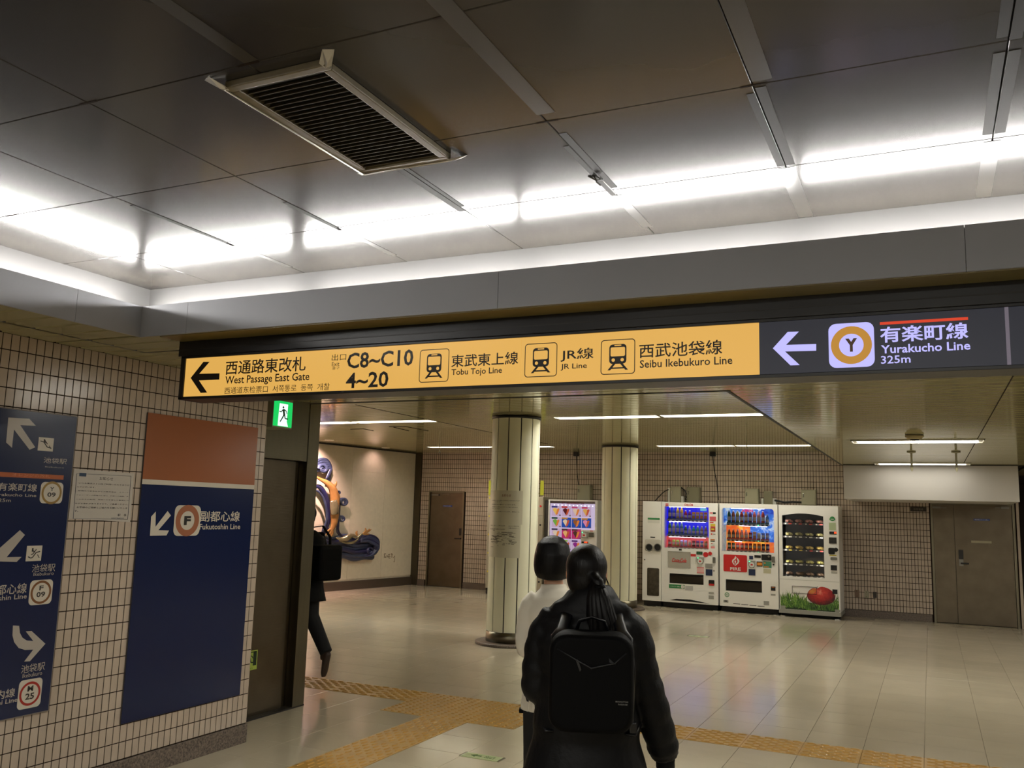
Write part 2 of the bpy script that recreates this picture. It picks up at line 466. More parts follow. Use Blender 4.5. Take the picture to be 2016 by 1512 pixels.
# luminous exit sticker low on the leaf
YG = flat('sticker_yellowgreen', 170, 190, 80); DG = flat('sticker_dark', 20, 42, 20)
t = thing('exit_sticker', 'small yellow-green running man sticker low on the steel door', 'sticker')
a = onX(490, 1318, XS-.06); b = onX(508, 1280, XS-.06)
y1 = b.y; z0, z1 = .32, .51; z0 = onX(506, 1317, XS-.06).z; z1 = onX(508, 1279, XS-.06).z; y0 = y1-.17
MB().box(XS-.066, y0, z0, XS-.062, y1, z1, YG).build('sheet', t)
def running_man(q, axis, p, y0, z0, w_, h_, fg, door=None):
    """walking figure; coordinates in the unit square, heading to small a"""
    def P(a, b): return (y0+a*w_, z0+b*h_)
    def poly(pts):
        vs = [P(*c) for c in pts]
        vs = [(p, c[0], c[1]) if axis == 'x' else (c[0], p, c[1]) for c in vs]
        q.add(vs, [tuple(range(len(vs)))], fg)
    def limb(a, b, r):
        dx, dy = b[0]-a[0], b[1]-a[1]; L_ = math.hypot(dx, dy); nx, ny = -dy/L_*r, dx/L_*r
        poly([(a[0]+nx, a[1]+ny), (a[0]-nx, a[1]-ny), (b[0]-nx, b[1]-ny), (b[0]+nx, b[1]+ny)])
    poly([(.44+.075*math.cos(2*PI*k/12), .86+.065*math.sin(2*PI*k/12)) for k in range(12)])
    limb((.45, .77), (.56, .45), .085)
    limb((.42, .74), (.28, .6), .03); limb((.28, .6), (.1, .62), .03)
    limb((.52, .74), (.72, .68), .03); limb((.72, .68), (.8, .53), .03)
    limb((.54, .47), (.42, .3), .045); limb((.42, .3), (.22, .06), .04)
    limb((.58, .47), (.66, .27), .045); limb((.66, .27), (.92, .26), .035)
q = MB(); w_ = y1-y0; h_ = z1-z0
q.box(XS-.0615, y0+w_*.72, z0+h_*.22, XS-.061, y1-w_*.06, z1-h_*.05, DG); q.box(XS-.0615, y0+.005, z1-h_*.1, XS-.061, y1-w_*.06, z1-h_*.05, DG)
running_man(q, 'x', XS-.0608, y0+w_*.1, z0+h_*.18, w_*.75, h_*.78, DG)
q.text('非常口', 'x', XS-.0608, y0+w_*.3, z0+h_*.04, y0+w_*.7, z0+h_*.13, DG); q.build('pictogram', t)

# ================================================================== LOW SLATTED CEILING
def slat_geo(q, x0, x1, y0, y1, z, mt=SLAT):
    c = .006; g = .0065
    P_ = [(y0+g, z+.016), (y0+g, z+c), (y0+g+c, z), (y1-g-c, z), (y1-g, z+c), (y1-g, z+.016)]
    v = [(x0, a, b) for a, b in P_]+[(x1, a, b) for a, b in P_]
    return q.add(v, [(k, k+6, k+7, k+1) for k in range(5)]+[(0, 1, 2, 3, 4, 5), (11, 10, 9, 8, 7, 6)], mt)
YL = 3.25; XL = -3.70
cl = MB()
cl.box(-4.72, 3.63, ZL+.02, -1.2, 5.95, ZL+.09, SLATBK); cl.box(-1.205, 3.63, ZL+.02, 6, 17.5, ZL+.09, SLATBK); cl.box(-4.35, -3, ZL+.02, -4.08, 3.64, ZL+.09, SLATBK)
cl = cl.build('ceiling'); tag(cl, kind='structure')
y = 5.955-.16
ys = []
while y > 0.3: ys.append((y, y+.16)); y -= .16
for (a, b) in ys:
    b_ = b
    if a >= YL: slat_geo(MB(), -4.71, 6, a, b, ZL).build('slat', cl)
    elif b > YL: slat_geo(MB(), -4.71, 6, YL+.004, b, ZL).build('slat', cl); slat_geo(MB(), -4.33, XL-.006, a, YL+.004, ZL).build('slat', cl)
    else: slat_geo(MB(), -4.33, XL-.006, a, b, ZL).build('slat', cl)
y = 5.955; seam = .47
proto = slat_geo(MB(), -1.205, 6, 0, .14, ZL).build('slat', cl); proto.location = (0, y, 0); y += .14
while y < 14.45: inst(proto, cl, (0, y, 0)); y += .14
slat_geo(MB(), 1.3, 6, y, y+3, ZL).build('slat', cl)
# longitudinal seam with dots of sealant in the low ceiling
q = MB()
q.box(.455, 3.5, ZL-.0015, .462, 14.5, ZL+.001, GROUT); q.build('seam', cl, kind='stuff')
# edge trims of the low ceiling
q = MB(); q.box(-4.72, 5.95, ZL-.004, -1.19, 5.966, ZL+.06, DARK); q.box(-1.222, 5.95, ZL-.004, -1.2, 14.5, ZL+.06, DARK)
q = q.build('trim_1'); tag(q, kind='structure')
q = MB(); q.box(-1.25, 5.967, ZL+.03, -1.222, 16.5, ZH+.01, SLAT); q.box(-4.7, 5.967, ZL+.06, -1.25, 5.98, ZH+.05, SLAT); q = q.build('trim_2'); tag(q, kind='structure')

# ================================================================== RAISED SLATTED CEILING
ch = MB().box(-15, 5.98, ZH+.14, -1.22, 16.7, ZH+.16, SLATBK).build('ceiling.001'); tag(ch, kind='structure')
# slots left open for the light fixtures (x0,x1) by row y
ROW1 = (10.36, 10.60); ROW2 = (15.0, 15.24)
LX1 = [(-9.9, -8.72), (-8.70, -7.50), (-7.46, -6.16), (-4.32, -2.97), (-2.93, -1.62)]
LX2 = [(-8.95, -7.62), (-7.60, -6.30), (-4.30, -2.97), (-2.94, -1.66)]
def spans(x0, x1, cut):
    out = []; x = x0
    for a, b in sorted(cut):
        if a > x: out.append((x, a))
        x = max(x, b)
    if x < x1: out.append((x, x1))
    return out
y = 5.98; pr = slat_geo(MB(), -15, -1.25, 0, .14, ZH).build('slat', ch); pr.location = (0, y, 0); y += .14
while y < 16.5:
    cut = []
    if y < ROW1[1] and y+.14 > ROW1[0]: cut = LX1; rw = ROW1
    if y < ROW2[1] and y+.14 > ROW2[0]: cut = LX2; rw = ROW2
    if not cut: inst(pr, ch, (0, y, 0))
    else:
        for a, b in spans(-15, -1.25, cut): slat_geo(MB(), a, b, y, y+.14, ZH).build('slat', ch)
        if y < rw[0]-.02:
            for a, b in cut: slat_geo(MB(), a, b, y, rw[0]+.004, ZH).build('slat', ch)
        if y+.14 > rw[1]+.02:
            for a, b in cut: slat_geo(MB(), a, b, rw[1]-.004, y+.14, ZH).build('slat', ch)
    y += .14
# a long service seam crossing the raised ceiling
a = onZ(700, 797, ZH); b = onZ(970, 852, ZH)
q = MB(); q.tube([(a.x, a.y, ZH-.0005), (b.x, b.y, ZH-.0005), (b.x+(b.x-a.x)*.6, b.y+(b.y-a.y)*.6, ZH-.0005)], .004, GROUT, 4); q.build('seam', ch)
q = MB()
for u0, v0, u1, v1 in [(690, 845, 714, 844), (714, 844, 735, 848), (766, 840, 800, 840), (800, 840, 843, 848), (775, 841, 805, 848)]:
    a = onZ(u0, v0, ZH); b = onZ(u1, v1, ZH); q.tube([(a.x, a.y, ZH-.001), (b.x, b.y, ZH-.001)], .006, GROUT, 4)
q.build('access_hatch_edge', ch)

# ================================================================== TRAY CEILING, COVE
TXR = 4.0
ct = MB().box(-4.9, -9, ZT+.02, TXR+.4, 3.62, ZT+.09, SLATBK).build('ceiling.002'); tag(ct, kind='structure')
XJ = [-4.07, -3.585]+[-2.948+k*.634 for k in range(13)]
YJ = [3.62, 3.04, 2.403, 1.758, 1.113, .468, -.177, -.822, -1.467, -2.112, -2.757]
VX0, VX1, VY0, VY1 = -1.813, -1.452, 1.812, 2.517
def panel(x0, x1, y0, y1):
    q = MB(); g = .0012; c = .0022
    v = [(x0+g, y0+g, ZT+.015), (x1-g, y0+g, ZT+.015), (x1-g, y1-g, ZT+.015), (x0+g, y1-g, ZT+.015),
         (x0+g, y0+g, ZT+c), (x1-g, y0+g, ZT+c), (x1-g, y1-g, ZT+c), (x0+g, y1-g, ZT+c),
         (x0+g+c, y0+g+c, ZT), (x1-g-c, y0+g+c, ZT), (x1-g-c, y1-g-c, ZT), (x0+g+c, y1-g-c, ZT)]
    f = [(11, 10, 9, 8)]+[(b+(k+1) % 4, b+k, b+4+k, b+4+(k+1) % 4) for b in (0, 4) for k in range(4)]
    q.add(v, f, CPAN); o = q.build('panel', ct)
for i in range(len(XJ)-1):
    for j in range(len(YJ)-1): panel(XJ[i], XJ[i+1], YJ[j+1], YJ[j])
TAPE = mat('masking_tape', rgb(40, 38, 35), .5, spec=.08); TAPE2 = mat('clear_tape', rgb(58, 55, 50), .28, spec=.28)
tn = 0
def tape(x, y0, y1, wd, side=0, mt=TAPE):
    o = MB().box(x-wd/2+side, y0, ZT-.0012, x+wd/2+side, y1, ZT+.001, mt).build('tape_strip', ct)
X3, X2, X1, X0 = -2.948+.634*5, -2.948+.634*4, -2.948+.634*3, -2.948+.634*2
tape(X3, 2.46, 3.0, .028, -.017); tape(X3, 2.46, 3.0, .03, .018); tape(X3, 1.8, 2.38, .026, -.016); tape(X3, 1.9, 2.4, .028, .016)
tape(X3, 3.06, 3.6, .05, 0, TAPE2); tape(X2, 2.42, 3.03, .03, .018); tape(X2, 2.45, 3.03, .024, -.015); tape(X2, 3.05, 3.66-.06, .055, 0, TAPE2)
tape(X2, 1.3, 2.38, .055, .03, TAPE2); tape(X1, 2.5, 3.02, .026, .015); tape(X1, 2.6, 3.1, .02, -.013); tape(X1, 1.2, 2.35, .06, .02, TAPE2); tape(X1, 3.1, 3.5, .04, 0, TAPE2)
tape(X0, 2.56, 3.05, .03, -.016); tape(X0, 2.55, 3.0, .018, .012); tape(X0, 1.1, 1.75, .05, .02, TAPE2)
tape(X0-.634, 2.7, 3.08, .022, -.012); tape(X0-1.268, 2.5, 3.1, .022, -.012); tape(X0-.634, 3.05, 3.5, .03, 0, TAPE2); tape(X0-1.268, 3.05, 3.5, .03, 0, TAPE2)
for (x, y) in [(X0-.634, 1.758), (X0, 1.758), (X1, 1.758), (X3, 1.758), (X2, 2.403), (X1, 2.403), (X0-1.9, 2.403)]:
    MB().box(x-.035, y-.004, ZT-.001, x+.04, y+.004, ZT+.002, GROUT).build('sealant', ct)
# loose ends of tape
q = MB()
a = onZ(1168, 345, ZT); q.tube([a, a+Vector((.01, .01, -.02)), a+Vector((.0, .03, -.012)), a+Vector((.012, .05, -.022))], .0035, TAPE2, 5)
q.tube([a+Vector((-.02, 0, 0)), a+Vector((-.0, .03, -.008)), a+Vector((.02, .05, -.001))], .003, COVE, 5); q.build('tape_end', ct)
# cove: fascia boards with their joints, back boards, floor of the trough
tr = thing('trim_3', None, None, kind='structure')
def fascia_x(x0, x1): MB().box(x0+.001, YL, ZL-.002, x1-.001, YL+.012, ZT-.209, LIP).build('fascia_board', tr)
def fascia_y(y0, y1): MB().box(XL-.012, y0+.001, ZL-.002, XL, y1-.001, ZT-.209, LIP).build('fascia_board', tr)
for a, b in [(XL, -3.38), (-3.38, -1.62), (-1.62, .14), (.14, 1.9), (1.9, TXR)]: fascia_x(a, b)
for a, b in [(-3, -.6), (-.6, 1.0), (1.0, 2.86), (2.86, YL+.012)]: fascia_y(a, b)
q = MB(); q.box(-4.07, 3.62, ZL, TXR+.4, 3.64, ZT+.02, COVE); q.build('back_board', tr)
q = MB(); q.box(-4.09, -3, ZL, -4.07, 3.64, ZT+.02, COVE); q.build('back_board', tr)
q = MB(); q.box(-4.07, YL+.012, ZL+.03, TXR+.4, 3.62, ZL+.04, COVE); q.box(-4.07, -3, ZL+.03, XL-.012, YL+.012, ZL+.04, COVE); q.build('trough_floor', tr)
q = MB(); q.box(XL-.012, YL+.012, ZL-.001, TXR, YL+.016, ZT-.214, LIP); q.box(XL-.016, -3, ZL-.001, XL-.012, YL+.012, ZT-.214, LIP); q.build('fascia_backing', tr)
# the board over the sign
MB().box(-3.57, YL+.013, ZL-.006, 6, 3.415, ZL-.001, mat('mount_board', rgb(110, 100, 60), .35)).build('sign_mount_board', tr)
def cove_tube(a, b, label, i):
    t = thing('fluorescent_tube', label, 'light', group='bare tubes behind the cove lip')
    a = Vector(a); b = Vector(b); d = (b-a).normalized()
    MB().cyl(a, b, .0145, TUBEM, 12).build('tube', t)
    q = MB()
    for e, s in ((a, -1), (b, 1)):
        q.cyl(e, e+d*s*.006, .0145, COVE, 12)
        c = e+d*s*.011
        q.box(c.x-.005, c.y-.005, ZL+.04, c.x+.005, c.y+.005, c.z+.012, COVE)
    q.build('lamp_holder', t)
    mid = (a+b)/2; q = MB()
    if abs(d.x) > .5: q.box(a.x-.02, mid.y-.03, ZL+.04, b.x+.02, mid.y+.03, ZL+.09, COVE)
    else: q.box(mid.x-.03, a.y-.02, ZL+.04, mid.x+.03, b.y+.02, ZL+.09, COVE)
    q.build('batten', t)
xs = [(-4.0, -2.97), (-2.87, -1.672), (-1.64, -.442), (-.41, .788), (.82, 2.018), (2.05, 3.25)]
nm = ['beside the inner corner', 'right of the dark gap near the corner', 'above the station names', 'above the colour change of the sign', 'over the right end of the sign', 'beyond the sign, out of sight']
for k, (a, b) in enumerate(xs): cove_tube((a, 3.52, 2.685), (b, 3.52, 2.685), 'bare white tube hidden behind the cove lip, '+nm[k], k)
for k, (a, b) in enumerate([(2.21, 3.40), (.98, 2.178), (-.26, .948)]):
    cove_tube((-3.97, a, 2.69), (-3.97, b, 2.69), ['bare white tube in the left cove next to the corner', 'bare white tube in the left cove, second from the corner', 'bare white tube in the left cove, third from the corner'][k], k)

# ================================================================== FAR WALL, MURAL WALL, OTHER ENCLOSURE
wf = MB(); DH = 1.995
D2 = (.008, 1.245, 1.975); D3 = (-9.755, -8.89, 2.005)   # far right double door, far left door
P0 = Vector((-10.12, YF, 0)); P1 = Vector((-10.57, 13.5, 0))
wf.slab(-9.96, D2[1]+.02, 0, 2.95, YF+.003, YF+.3, [(D2[0], D2[1], -1, D2[2]), (D3[0], D3[1], -1, D3[2])], GROUT)
wf = wf.build('wall_back'); tag(wf, kind='structure')
q = MB(); hv, hf = tile_geo(.05-.0075, TR-.0075, .003, 'y'); FB = .121
x = -9.958; nfar = 0
while x+.05 < D2[1]+.02:
    for r in range(28):
        z = FB+r*TR
        if z+.02 > ZH: continue
        cx, cz = x+.025, z+.05
        if D2[0]-.02 < cx < D2[1]+.02 and cz < D2[2]+.02: continue
        if D3[0]-.02 < cx < D3[1]+.02 and cz < D3[2]+.0: continue
        q.add([(a+x+.0037, b+YF+.003, c+z+.0037) for a, b, c in hv], hf, WALLT)
    x += .05
q.build('tile', wf, kind='stuff')
q = MB()
for a, b in spans(-9.96, D2[1], [(D2[0]-.03, D2[1]+.03), (D3[0]-.03, D3[1]+.03)]): q.box(a, YF-.012, 0, b, YF+.05, FB-.003, GRAN, .003)
tag(q.build('baseboard_back'), kind='structure')
tag(MB().box(-10.14, YF-.02, 0, -9.965, YF+.3, ZH+.02, mat('bronze_trim', rgb(82, 74, 58), .35, .6)).build('trim_4'), kind='structure')
# mural wall, slanted a little
MD = (P0-P1).normalized(); MN = Vector((MD.y, -MD.x, 0))
P2 = P1-MD*9
wm = MB()
def mpt(s, z, d=0):   # s metres from the far end towards the camera, d off the wall
    p = P0-MD*s+MN*d; return Vector((p.x, p.y, z))
wm.add([mpt(0, 0, -.01), mpt(12, 0, -.01), mpt(12, 3, -.01), mpt(0, 3, -.01), mpt(0, 0, -.2), mpt(12, 0, -.2), mpt(12, 3, -.2), mpt(0, 3, -.2)],
       [(0, 1, 2, 3), (7, 6, 5, 4), (0, 4, 5, 1), (3, 2, 6, 7), (0, 3, 7, 4), (1, 5, 6, 2)], MURW)
wm = wm.build('wall_left.001'); tag(wm, kind='structure')
# stone panels of the mural wall
pz = [.20, .73, 1.26, 1.79, 2.32, 2.82]
for k in range(11):
    for r in range(5):
        a, b = k*.98+.002, (k+1)*.98-.002; c, d = pz[r]+.0018, pz[r+1]-.0018
        o = MB().add([mpt(a, c, 0), mpt(b, c, 0), mpt(b, d, 0), mpt(a, d, 0), mpt(a, c, -.01), mpt(b, c, -.01), mpt(b, d, -.01), mpt(a, d, -.01)],
               [(3, 2, 1, 0), (0, 1, 5, 4), (1, 2, 6, 5), (2, 3, 7, 6), (3, 0, 4, 7)], MURW).build('stone_panel', wm)
q = MB(); bz = .17
v = [mpt(0, 0, .03), mpt(12, 0, .03), mpt(12, bz, .03), mpt(0, bz, .03), mpt(0, 0, 0), mpt(12, 0, 0), mpt(12, bz, 0), mpt(0, bz, 0)]
q.add(v, [(3, 2, 1, 0), (3, 7, 6, 2), (0, 3, 7, 4), (4, 5, 1, 0)], mat('dark_granite', rgb(70, 60, 50), .3, noise=(200, .3)))
tag(q.build('baseboard_left.001'), kind='structure')
q = MB(); v = [mpt(0, ZH-.03, .02), mpt(12, ZH-.03, .02), mpt(12, ZH+.02, .02), mpt(0, ZH+.02, .02), mpt(0, ZH-.03, 0), mpt(12, ZH-.03, 0)]
q.add(v, [(3, 2, 1, 0), (0, 1, 5, 4)], DARK); tag(q.build('trim_5'), kind='structure')
# bulkhead in front of the far wall
tag(MB().box(-1.185, 14.52, 1.955, 1.165, YF+.0, ZL+.03, mat('bulkhead_paint', rgb(196, 192, 184), .6), .004).build('trim_6'), kind='structure')
tag(MB().box(-1.19, 14.44, ZL-.01, 1.17, 14.52, ZL+.01, DARK).build('trim_7'), kind='structure')
# the rest of the shell, out of view or dark beyond the right door
SHELL = mat('plain_wall', rgb(92, 84, 74), .6)
tag(MB().box(D2[1]+.02, YF-.03, 0, D2[1]+.06, 23, 3, WALLT).build('wall_left.002'), kind='structure')
tag(MB().box(1.2, 22, 0, 6.1, 22.2, 3, mat('far_corridor', rgb(92, 74, 60), .6)).build('wall_back.001'), kind='structure')
tag(MB().box(5.0, -9, 0, 5.2, 22, 3, SHELL).build('wall_right'), kind='structure')
tag(MB().box(-16, -9.2, 0, 6, -9, 3, SHELL).build('wall_front'), kind='structure')
tag(MB().box(-4.9, -9, 0, -4.70, YC-.1, 3, SHELL).build('wall_left.003'), kind='structure')
tag(MB().box(1.28, 14.5, ZL+.02, 6, 22.1, ZL+.1, SHELL).build('ceiling.003'), kind='structure')
tag(MB().box(-15, 5.6, 0, XS-.1, 5.8, 3, SHELL).build('wall_front.001'), kind='structure')
# ================================================================== HANGING SIGN
SY = 3.42
Z3 = lambda zx, zy: (340+zx*.32738, 600+zy*.32738)
Z4 = lambda zx, zy: (960+zx*.52381, 560+zy*.52381)
FULL = lambda x, y: (x, y)
INK = flat('sign_ink_black', 24, 18, 12, .4)
BEZ = flat('sign_frame_black', 17, 16, 18, .35)
YFACE = glow('sign_yellow_lit', 224, 172, 84, 1.0)
DFACE = glow('sign_dark_lit', 37, 38, 46, 1.0)
LAV = glow('sign_letter_lit', 190, 186, 255, 1.05)
REDB = glow('sign_red_lit', 214, 62, 32, 1.0)
OCHR = glow('ring_ochre_lit', 186, 132, 48, 1.0)
hs = thing('hanging_sign', 'long black box sign with lit yellow and dark faces hung under the low ceiling', 'sign', (0, 0, 0))
q = MB()
q.box(-3.583, SY-.012, 2.392, 3.2, SY+.17, 2.4765, BEZ, .003)
q.box(-3.565, SY-.008, 2.162, 3.2, SY+.16, 2.176, BEZ, .002); q.box(-3.565, SY-.008, 2.38, 3.2, SY+.16, 2.392, BEZ, .002)
q.box(-3.565, SY-.008, 2.162, -3.536, SY+.16, 2.392, BEZ, .002); q.box(-3.565, SY+.01, 2.17, 3.2, SY+.16, 2.39, BEZ)
q.box(-3.583, SY-.0125, 2.425, 3.2, SY-.011, 2.43, flat('frame_groove', 34, 32, 30)); q.build('frame', hs)
seam1 = onY(1026, 700, SY).x; yend = onY(1494.5, 690, SY).x; dv = onY(1984, 660, SY).x
for a, b in [(-3.538, seam1-.001), (seam1+.001, yend)]: MB().box(a, SY, 2.174, b, SY+.008, 2.382, YFACE).build('yellow_face', hs)
for a, b in [(yend+.001, dv-.006), (dv+.006, 3.2)]: MB().box(a, SY, 2.174, b, SY+.008, 2.382, DFACE).build('dark_face', hs)
MB().box(dv-.006, SY-.001, 2.176, dv+.006, SY+.008, 2.381, glow('divider_grey', 104, 96, 106, 1)).build('divider', hs)
TY = SY-.0012
def tY(q, f, body, x0, y0, x1, y1, mt, bold=0.012):
    a, b, c, d = rect_y(TY, *f(x0, y0), *f(x1, y1)); MB().text(body, 'y', TY, a, b, c, d, mt, bold).build('lettering', hs)
def pY(q, f, pts, mt, off=0):
    vs = [onY(*f(*p), TY-off) for p in pts]; q.add([(v.x, TY-off, v.z) for v in vs], [tuple(range(len(vs)))[::-1]], mt)
def rrect(cx, cz, w_, h_, r, n=5):
    out = []
    for sx, sz, a0 in ((1, 1, 0), (-1, 1, 90), (-1, -1, 180), (1, -1, 270)):
        for k in range(n+1):
            a = math.radians(a0+90*k/n); out.append((cx+sx*(w_/2-r)+r*math.cos(a), cz+sz*(h_/2-r)+r*math.sin(a)))
    return out
def ringpoly(q, outer, inner, mk, mt):
    n = len(outer); q.add([mk(*p) for p in outer]+[mk(*p) for p in inner], [(k, (k+1) % n, (k+1) % n+n, k+n) for k in range(n)], mt)
def fill(q, pts, mk, mt): q.add([mk(*p) for p in pts], [tuple(range(len(pts)))], mt)
def circ(cx, cz, r, n=28): return [(cx+r*math.cos(2*PI*k/n), cz+r*math.sin(2*PI*k/n)) for k in range(n)]
q = MB()
pY(q, Z3, [(108, 440), (185, 343), (222, 343), (160, 415), (282, 412), (280, 450), (158, 455), (207, 528), (168, 530)], INK)
q.build('arrow', hs)
q = MB()
tY(q, Z3, '西通路東改札', 322, 338, 798, 398, INK, .01); tY(q, Z3, 'West Passage East Gate', 318, 430, 820, 468, INK)
tY(q, Z3, '西通道东检票口  서쪽통로  동쪽  개찰', 313, 497, 942, 512, INK, 0)
tY(q, Z3, '出口', 958, 298, 1042, 332, INK, 0); tY(q, Z3, 'Exit', 958, 345, 1002, 367, INK, 0); tY(q, Z3, '출구', 960, 372, 1002, 388, INK, 0)
tY(q, Z3, 'C8~C10', 1052, 290, 1445, 365, INK, .02); tY(q, Z3, '4~20', 1045, 410, 1295, 494, INK, .02)
tY(q, FULL, '東武東上線', 889, 699, 1020, 717, INK, .01); tY(q, FULL, 'Tobu Tojo Line', 889, 727, 988, 738, INK)
tY(q, Z4, 'JR線', 275, 243, 398, 285, INK, .01); tY(q, Z4, 'JR Line', 275, 299, 373, 320, INK)
tY(q, Z4, '西武池袋線', 570, 224, 882, 262, INK, .01); tY(q, Z4, 'Seibu Ikebukuro Line', 572, 285, 920, 299, INK)
q.build('lettering', hs)
def train_icon(f, x0, y0, x1, y1):
    a, b, c, d = rect_y(TY, *f(x0, y0), *f(x1, y1)); w_, h_ = c-a, d-b; cx, cz = (a+c)/2, (b+d)/2
    mk = lambda x, z: (x, TY, z); mk2 = lambda x, z: (x, TY-.0008, z)
    q = MB(); t_ = .0035
    ringpoly(q, rrect(cx, cz, w_, h_, w_*.1), rrect(cx, cz, w_-2*t_, h_-2*t_, w_*.08), mk, INK); q.build('icon_border', hs)
    q = MB(); fill(q, rrect(cx, b+h_*.58, w_*.5, h_*.56, w_*.1), mk, INK)
    fill(q, rrect(cx, b+h_*.645, w_*.42, h_*.26, w_*.04), mk2, YFACE); fill(q, rrect(cx, b+h_*.825, w_*.2, h_*.035, w_*.01), mk2, YFACE)
    for s in (-1, 1):
        fill(q, circ(cx+s*w_*.13, b+h_*.41, w_*.05, 14), mk2, YFACE)
        fill(q, [(cx+s*w_*.06, b+h_*.31), (cx+s*w_*.14, b+h_*.31), (cx+s*w_*.3, b+h_*.12), (cx+s*w_*.22, b+h_*.12)], mk, INK)
    fill(q, [(cx-w_*.17, b+h_*.2), (cx+w_*.17, b+h_*.2), (cx+w_*.2, b+h_*.16), (cx-w_*.2, b+h_*.16)], mk, INK)
    q.build('train_icon', hs)
train_icon(Z3, 1488, 272, 1657, 462); train_icon(Z4, 141, 224, 260, 345); train_icon(Z4, 426, 210, 554, 335)
q = MB(); pY(q, Z4, [(1072, 240), (1128, 178), (1170, 177), (1122, 227), (1235, 224), (1235, 249), (1118, 252), (1173, 303), (1138, 304)], LAV); q.build('arrow', hs)
q = MB()
tY(q, Z4, '有楽町線', 1474, 160, 1808, 203, LAV, .02); tY(q, Z4, 'Yurakucho Line', 1478, 229, 1815, 245, LAV, .018); tY(q, Z4, '325m', 1478, 269, 1590, 294, LAV, .012)
q.build('lettering', hs)
q = MB(); a, b, c, d = rect_y(TY, *Z4(1474, 142), *Z4(1806, 133)); q.plate('y', TY, a, b, c, d, REDB); q.build('red_bar', hs)
def line_symbol(parent, axis, p, cx, cz, w_, h_, sq, ring, ink, txt, txt2=None, ri=.27):
    s = 1 if axis == 'x' else -1
    mk = lambda o: (lambda x, z: (p+s*o, x, z) if axis == 'x' else (x, p+s*o, z))
    q = MB(); fill(q, rrect(cx, cz, w_, h_, w_*.17), mk(0), sq)
    ringpoly(q, circ(cx, cz, w_*.45, 36), circ(cx, cz, w_*ri, 36), mk(.0006), ring)
    o = .0006
    if txt2:
        q.text(txt, axis, p+s*o, cx-w_*(.12 if txt == 'M' else .09), cz+h_*.08, cx+w_*(.12 if txt == 'M' else .09), cz+h_*.27, ink, .03); q.text(txt2, axis, p+s*o, cx-w_*.19, cz-h_*.2, cx+w_*.19, cz+h_*.02, ink, .03)
    else: q.text(txt, axis, p+s*o, cx-w_*.13, cz-h_*.15, cx+w_*.13, cz+h_*.15, ink, .05)
    q.build('line_symbol', parent)
a, b, c, d = rect_y(TY, *Z4(1280, 150), *Z4(1456, 308))
line_symbol(hs, 'y', TY, (a+c)/2, (b+d)/2, c-a, d-b, LAV, OCHR, glow('symbol_ink', 58, 40, 24), 'Y')

# ================================================================== WALL BOARDS ON THE NEAR WALL
BX = XW+.012
Z1 = lambda zx, zy: (zx*.32738, 640+zy*.32738)
Z2 = lambda zx, zy: (zx*.32738, 1017+zy*.32738)
def rect_x(f, x0, y0, x1, y1, p=BX):
    a = onX(*f(x0, y0), p); b = onX(*f(x1, y1), p); return a.y, min(a.z, b.z), b.y, max(a.z, b.z)
NAVY = mat('board_navy', rgb(12, 27, 66), .2); BRN = mat('board_brown', rgb(152, 92, 58), .2)
BWHT = mat('board_white', rgb(205, 196, 180), .25)
BGREY = mat('board_arrow_grey', rgb(176, 168, 158), .25)
lp = thing('line_board', 'tall wall board, brown above navy, pointing down to the Fukutoshin Line', 'sign', (0, 0, 0))
y0, y1 = 3.908, 4.897; zt, zb = 2.166, .332
zw1 = onX(*Z1(1190, 944), BX).z; zw0 = onX(*Z1(1190, 972), BX).z
MB().box(XW+.001, y0, zb, XW+.011, y1, zt, flat('board_edge', 60, 58, 60)).build('backing', lp)
MB().box(XW+.010, y0, zw1, BX, y1, zt, BRN).build('brown_field', lp); MB().box(XW+.010, y0, zw0, BX, y1, zw1, BWHT).build('white_band', lp)
MB().box(XW+.010, y0, zb, BX, y1, zw0, NAVY).build('navy_field', lp)
TX = BX+.0012
def tX(q, f, body, x0, y0, x1, y1, mt, bold=.01, dx=0):
    a, b, c, d = rect_x(f, x0, y0, x1, y1, TX); MB().text(body, 'x', TX+dx, a, b, c, d, mt, bold).build('lettering', q)
def pX(q, f, pts, mt):
    vs = [onX(*f(*p), TX) for p in pts]; q.add(vs, [tuple(range(len(vs)))[::-1]], mt)
q = MB(); pX(q, Z1, [(902, 1267), (909, 1152), (937, 1121), (935, 1213), (1008, 1118), (1028, 1145), (952, 1234), (1016, 1236), (1001, 1265)], BWHT); q.build('arrow', lp)
tX(lp, Z1, '副都心線', 1207, 1117, 1440, 1182, BWHT, .01); tX(lp, Z1, 'Fukutoshin Line', 1201, 1196, 1444, 1227, BWHT, .01)
a, b, c, d = rect_x(Z1, 1055, 1082, 1197, 1266, TX)
line_symbol(lp, 'x', TX, (a+c)/2, (b+d)/2, c-a, d-b, BWHT, mat('ring_brown', rgb(158, 100, 72), .25), flat('symbol_black', 25, 22, 22), 'F')

db = thing('direction_board', 'navy direction board with grey arrows at the left edge of the wall', 'sign', (0, 0, 0))
MB().box(XW+.001, 2.1, .497, XW+.011, 3.418, 2.088, flat('board_rim_grey', 120, 112, 106)).build('backing', db)
MB().box(XW+.010, 2.104, .503, BX, 3.413, 2.082, NAVY).build('navy_field', db)
q = MB()
pX(q, Z1, [(50, 556), (176, 563), (216, 606), (122, 602), (212, 735), (178, 750), (84, 628), (72, 738), (37, 706)], BGREY); q.build('arrow', db); q = MB()
pX(q, Z1, [(120, 1233), (150, 1262), (40, 1396), (130, 1394), (100, 1424), (-60, 1420), (-60, 1290), (-20, 1240), (-12, 1350)], BGREY); q.build('arrow', db); q = MB()
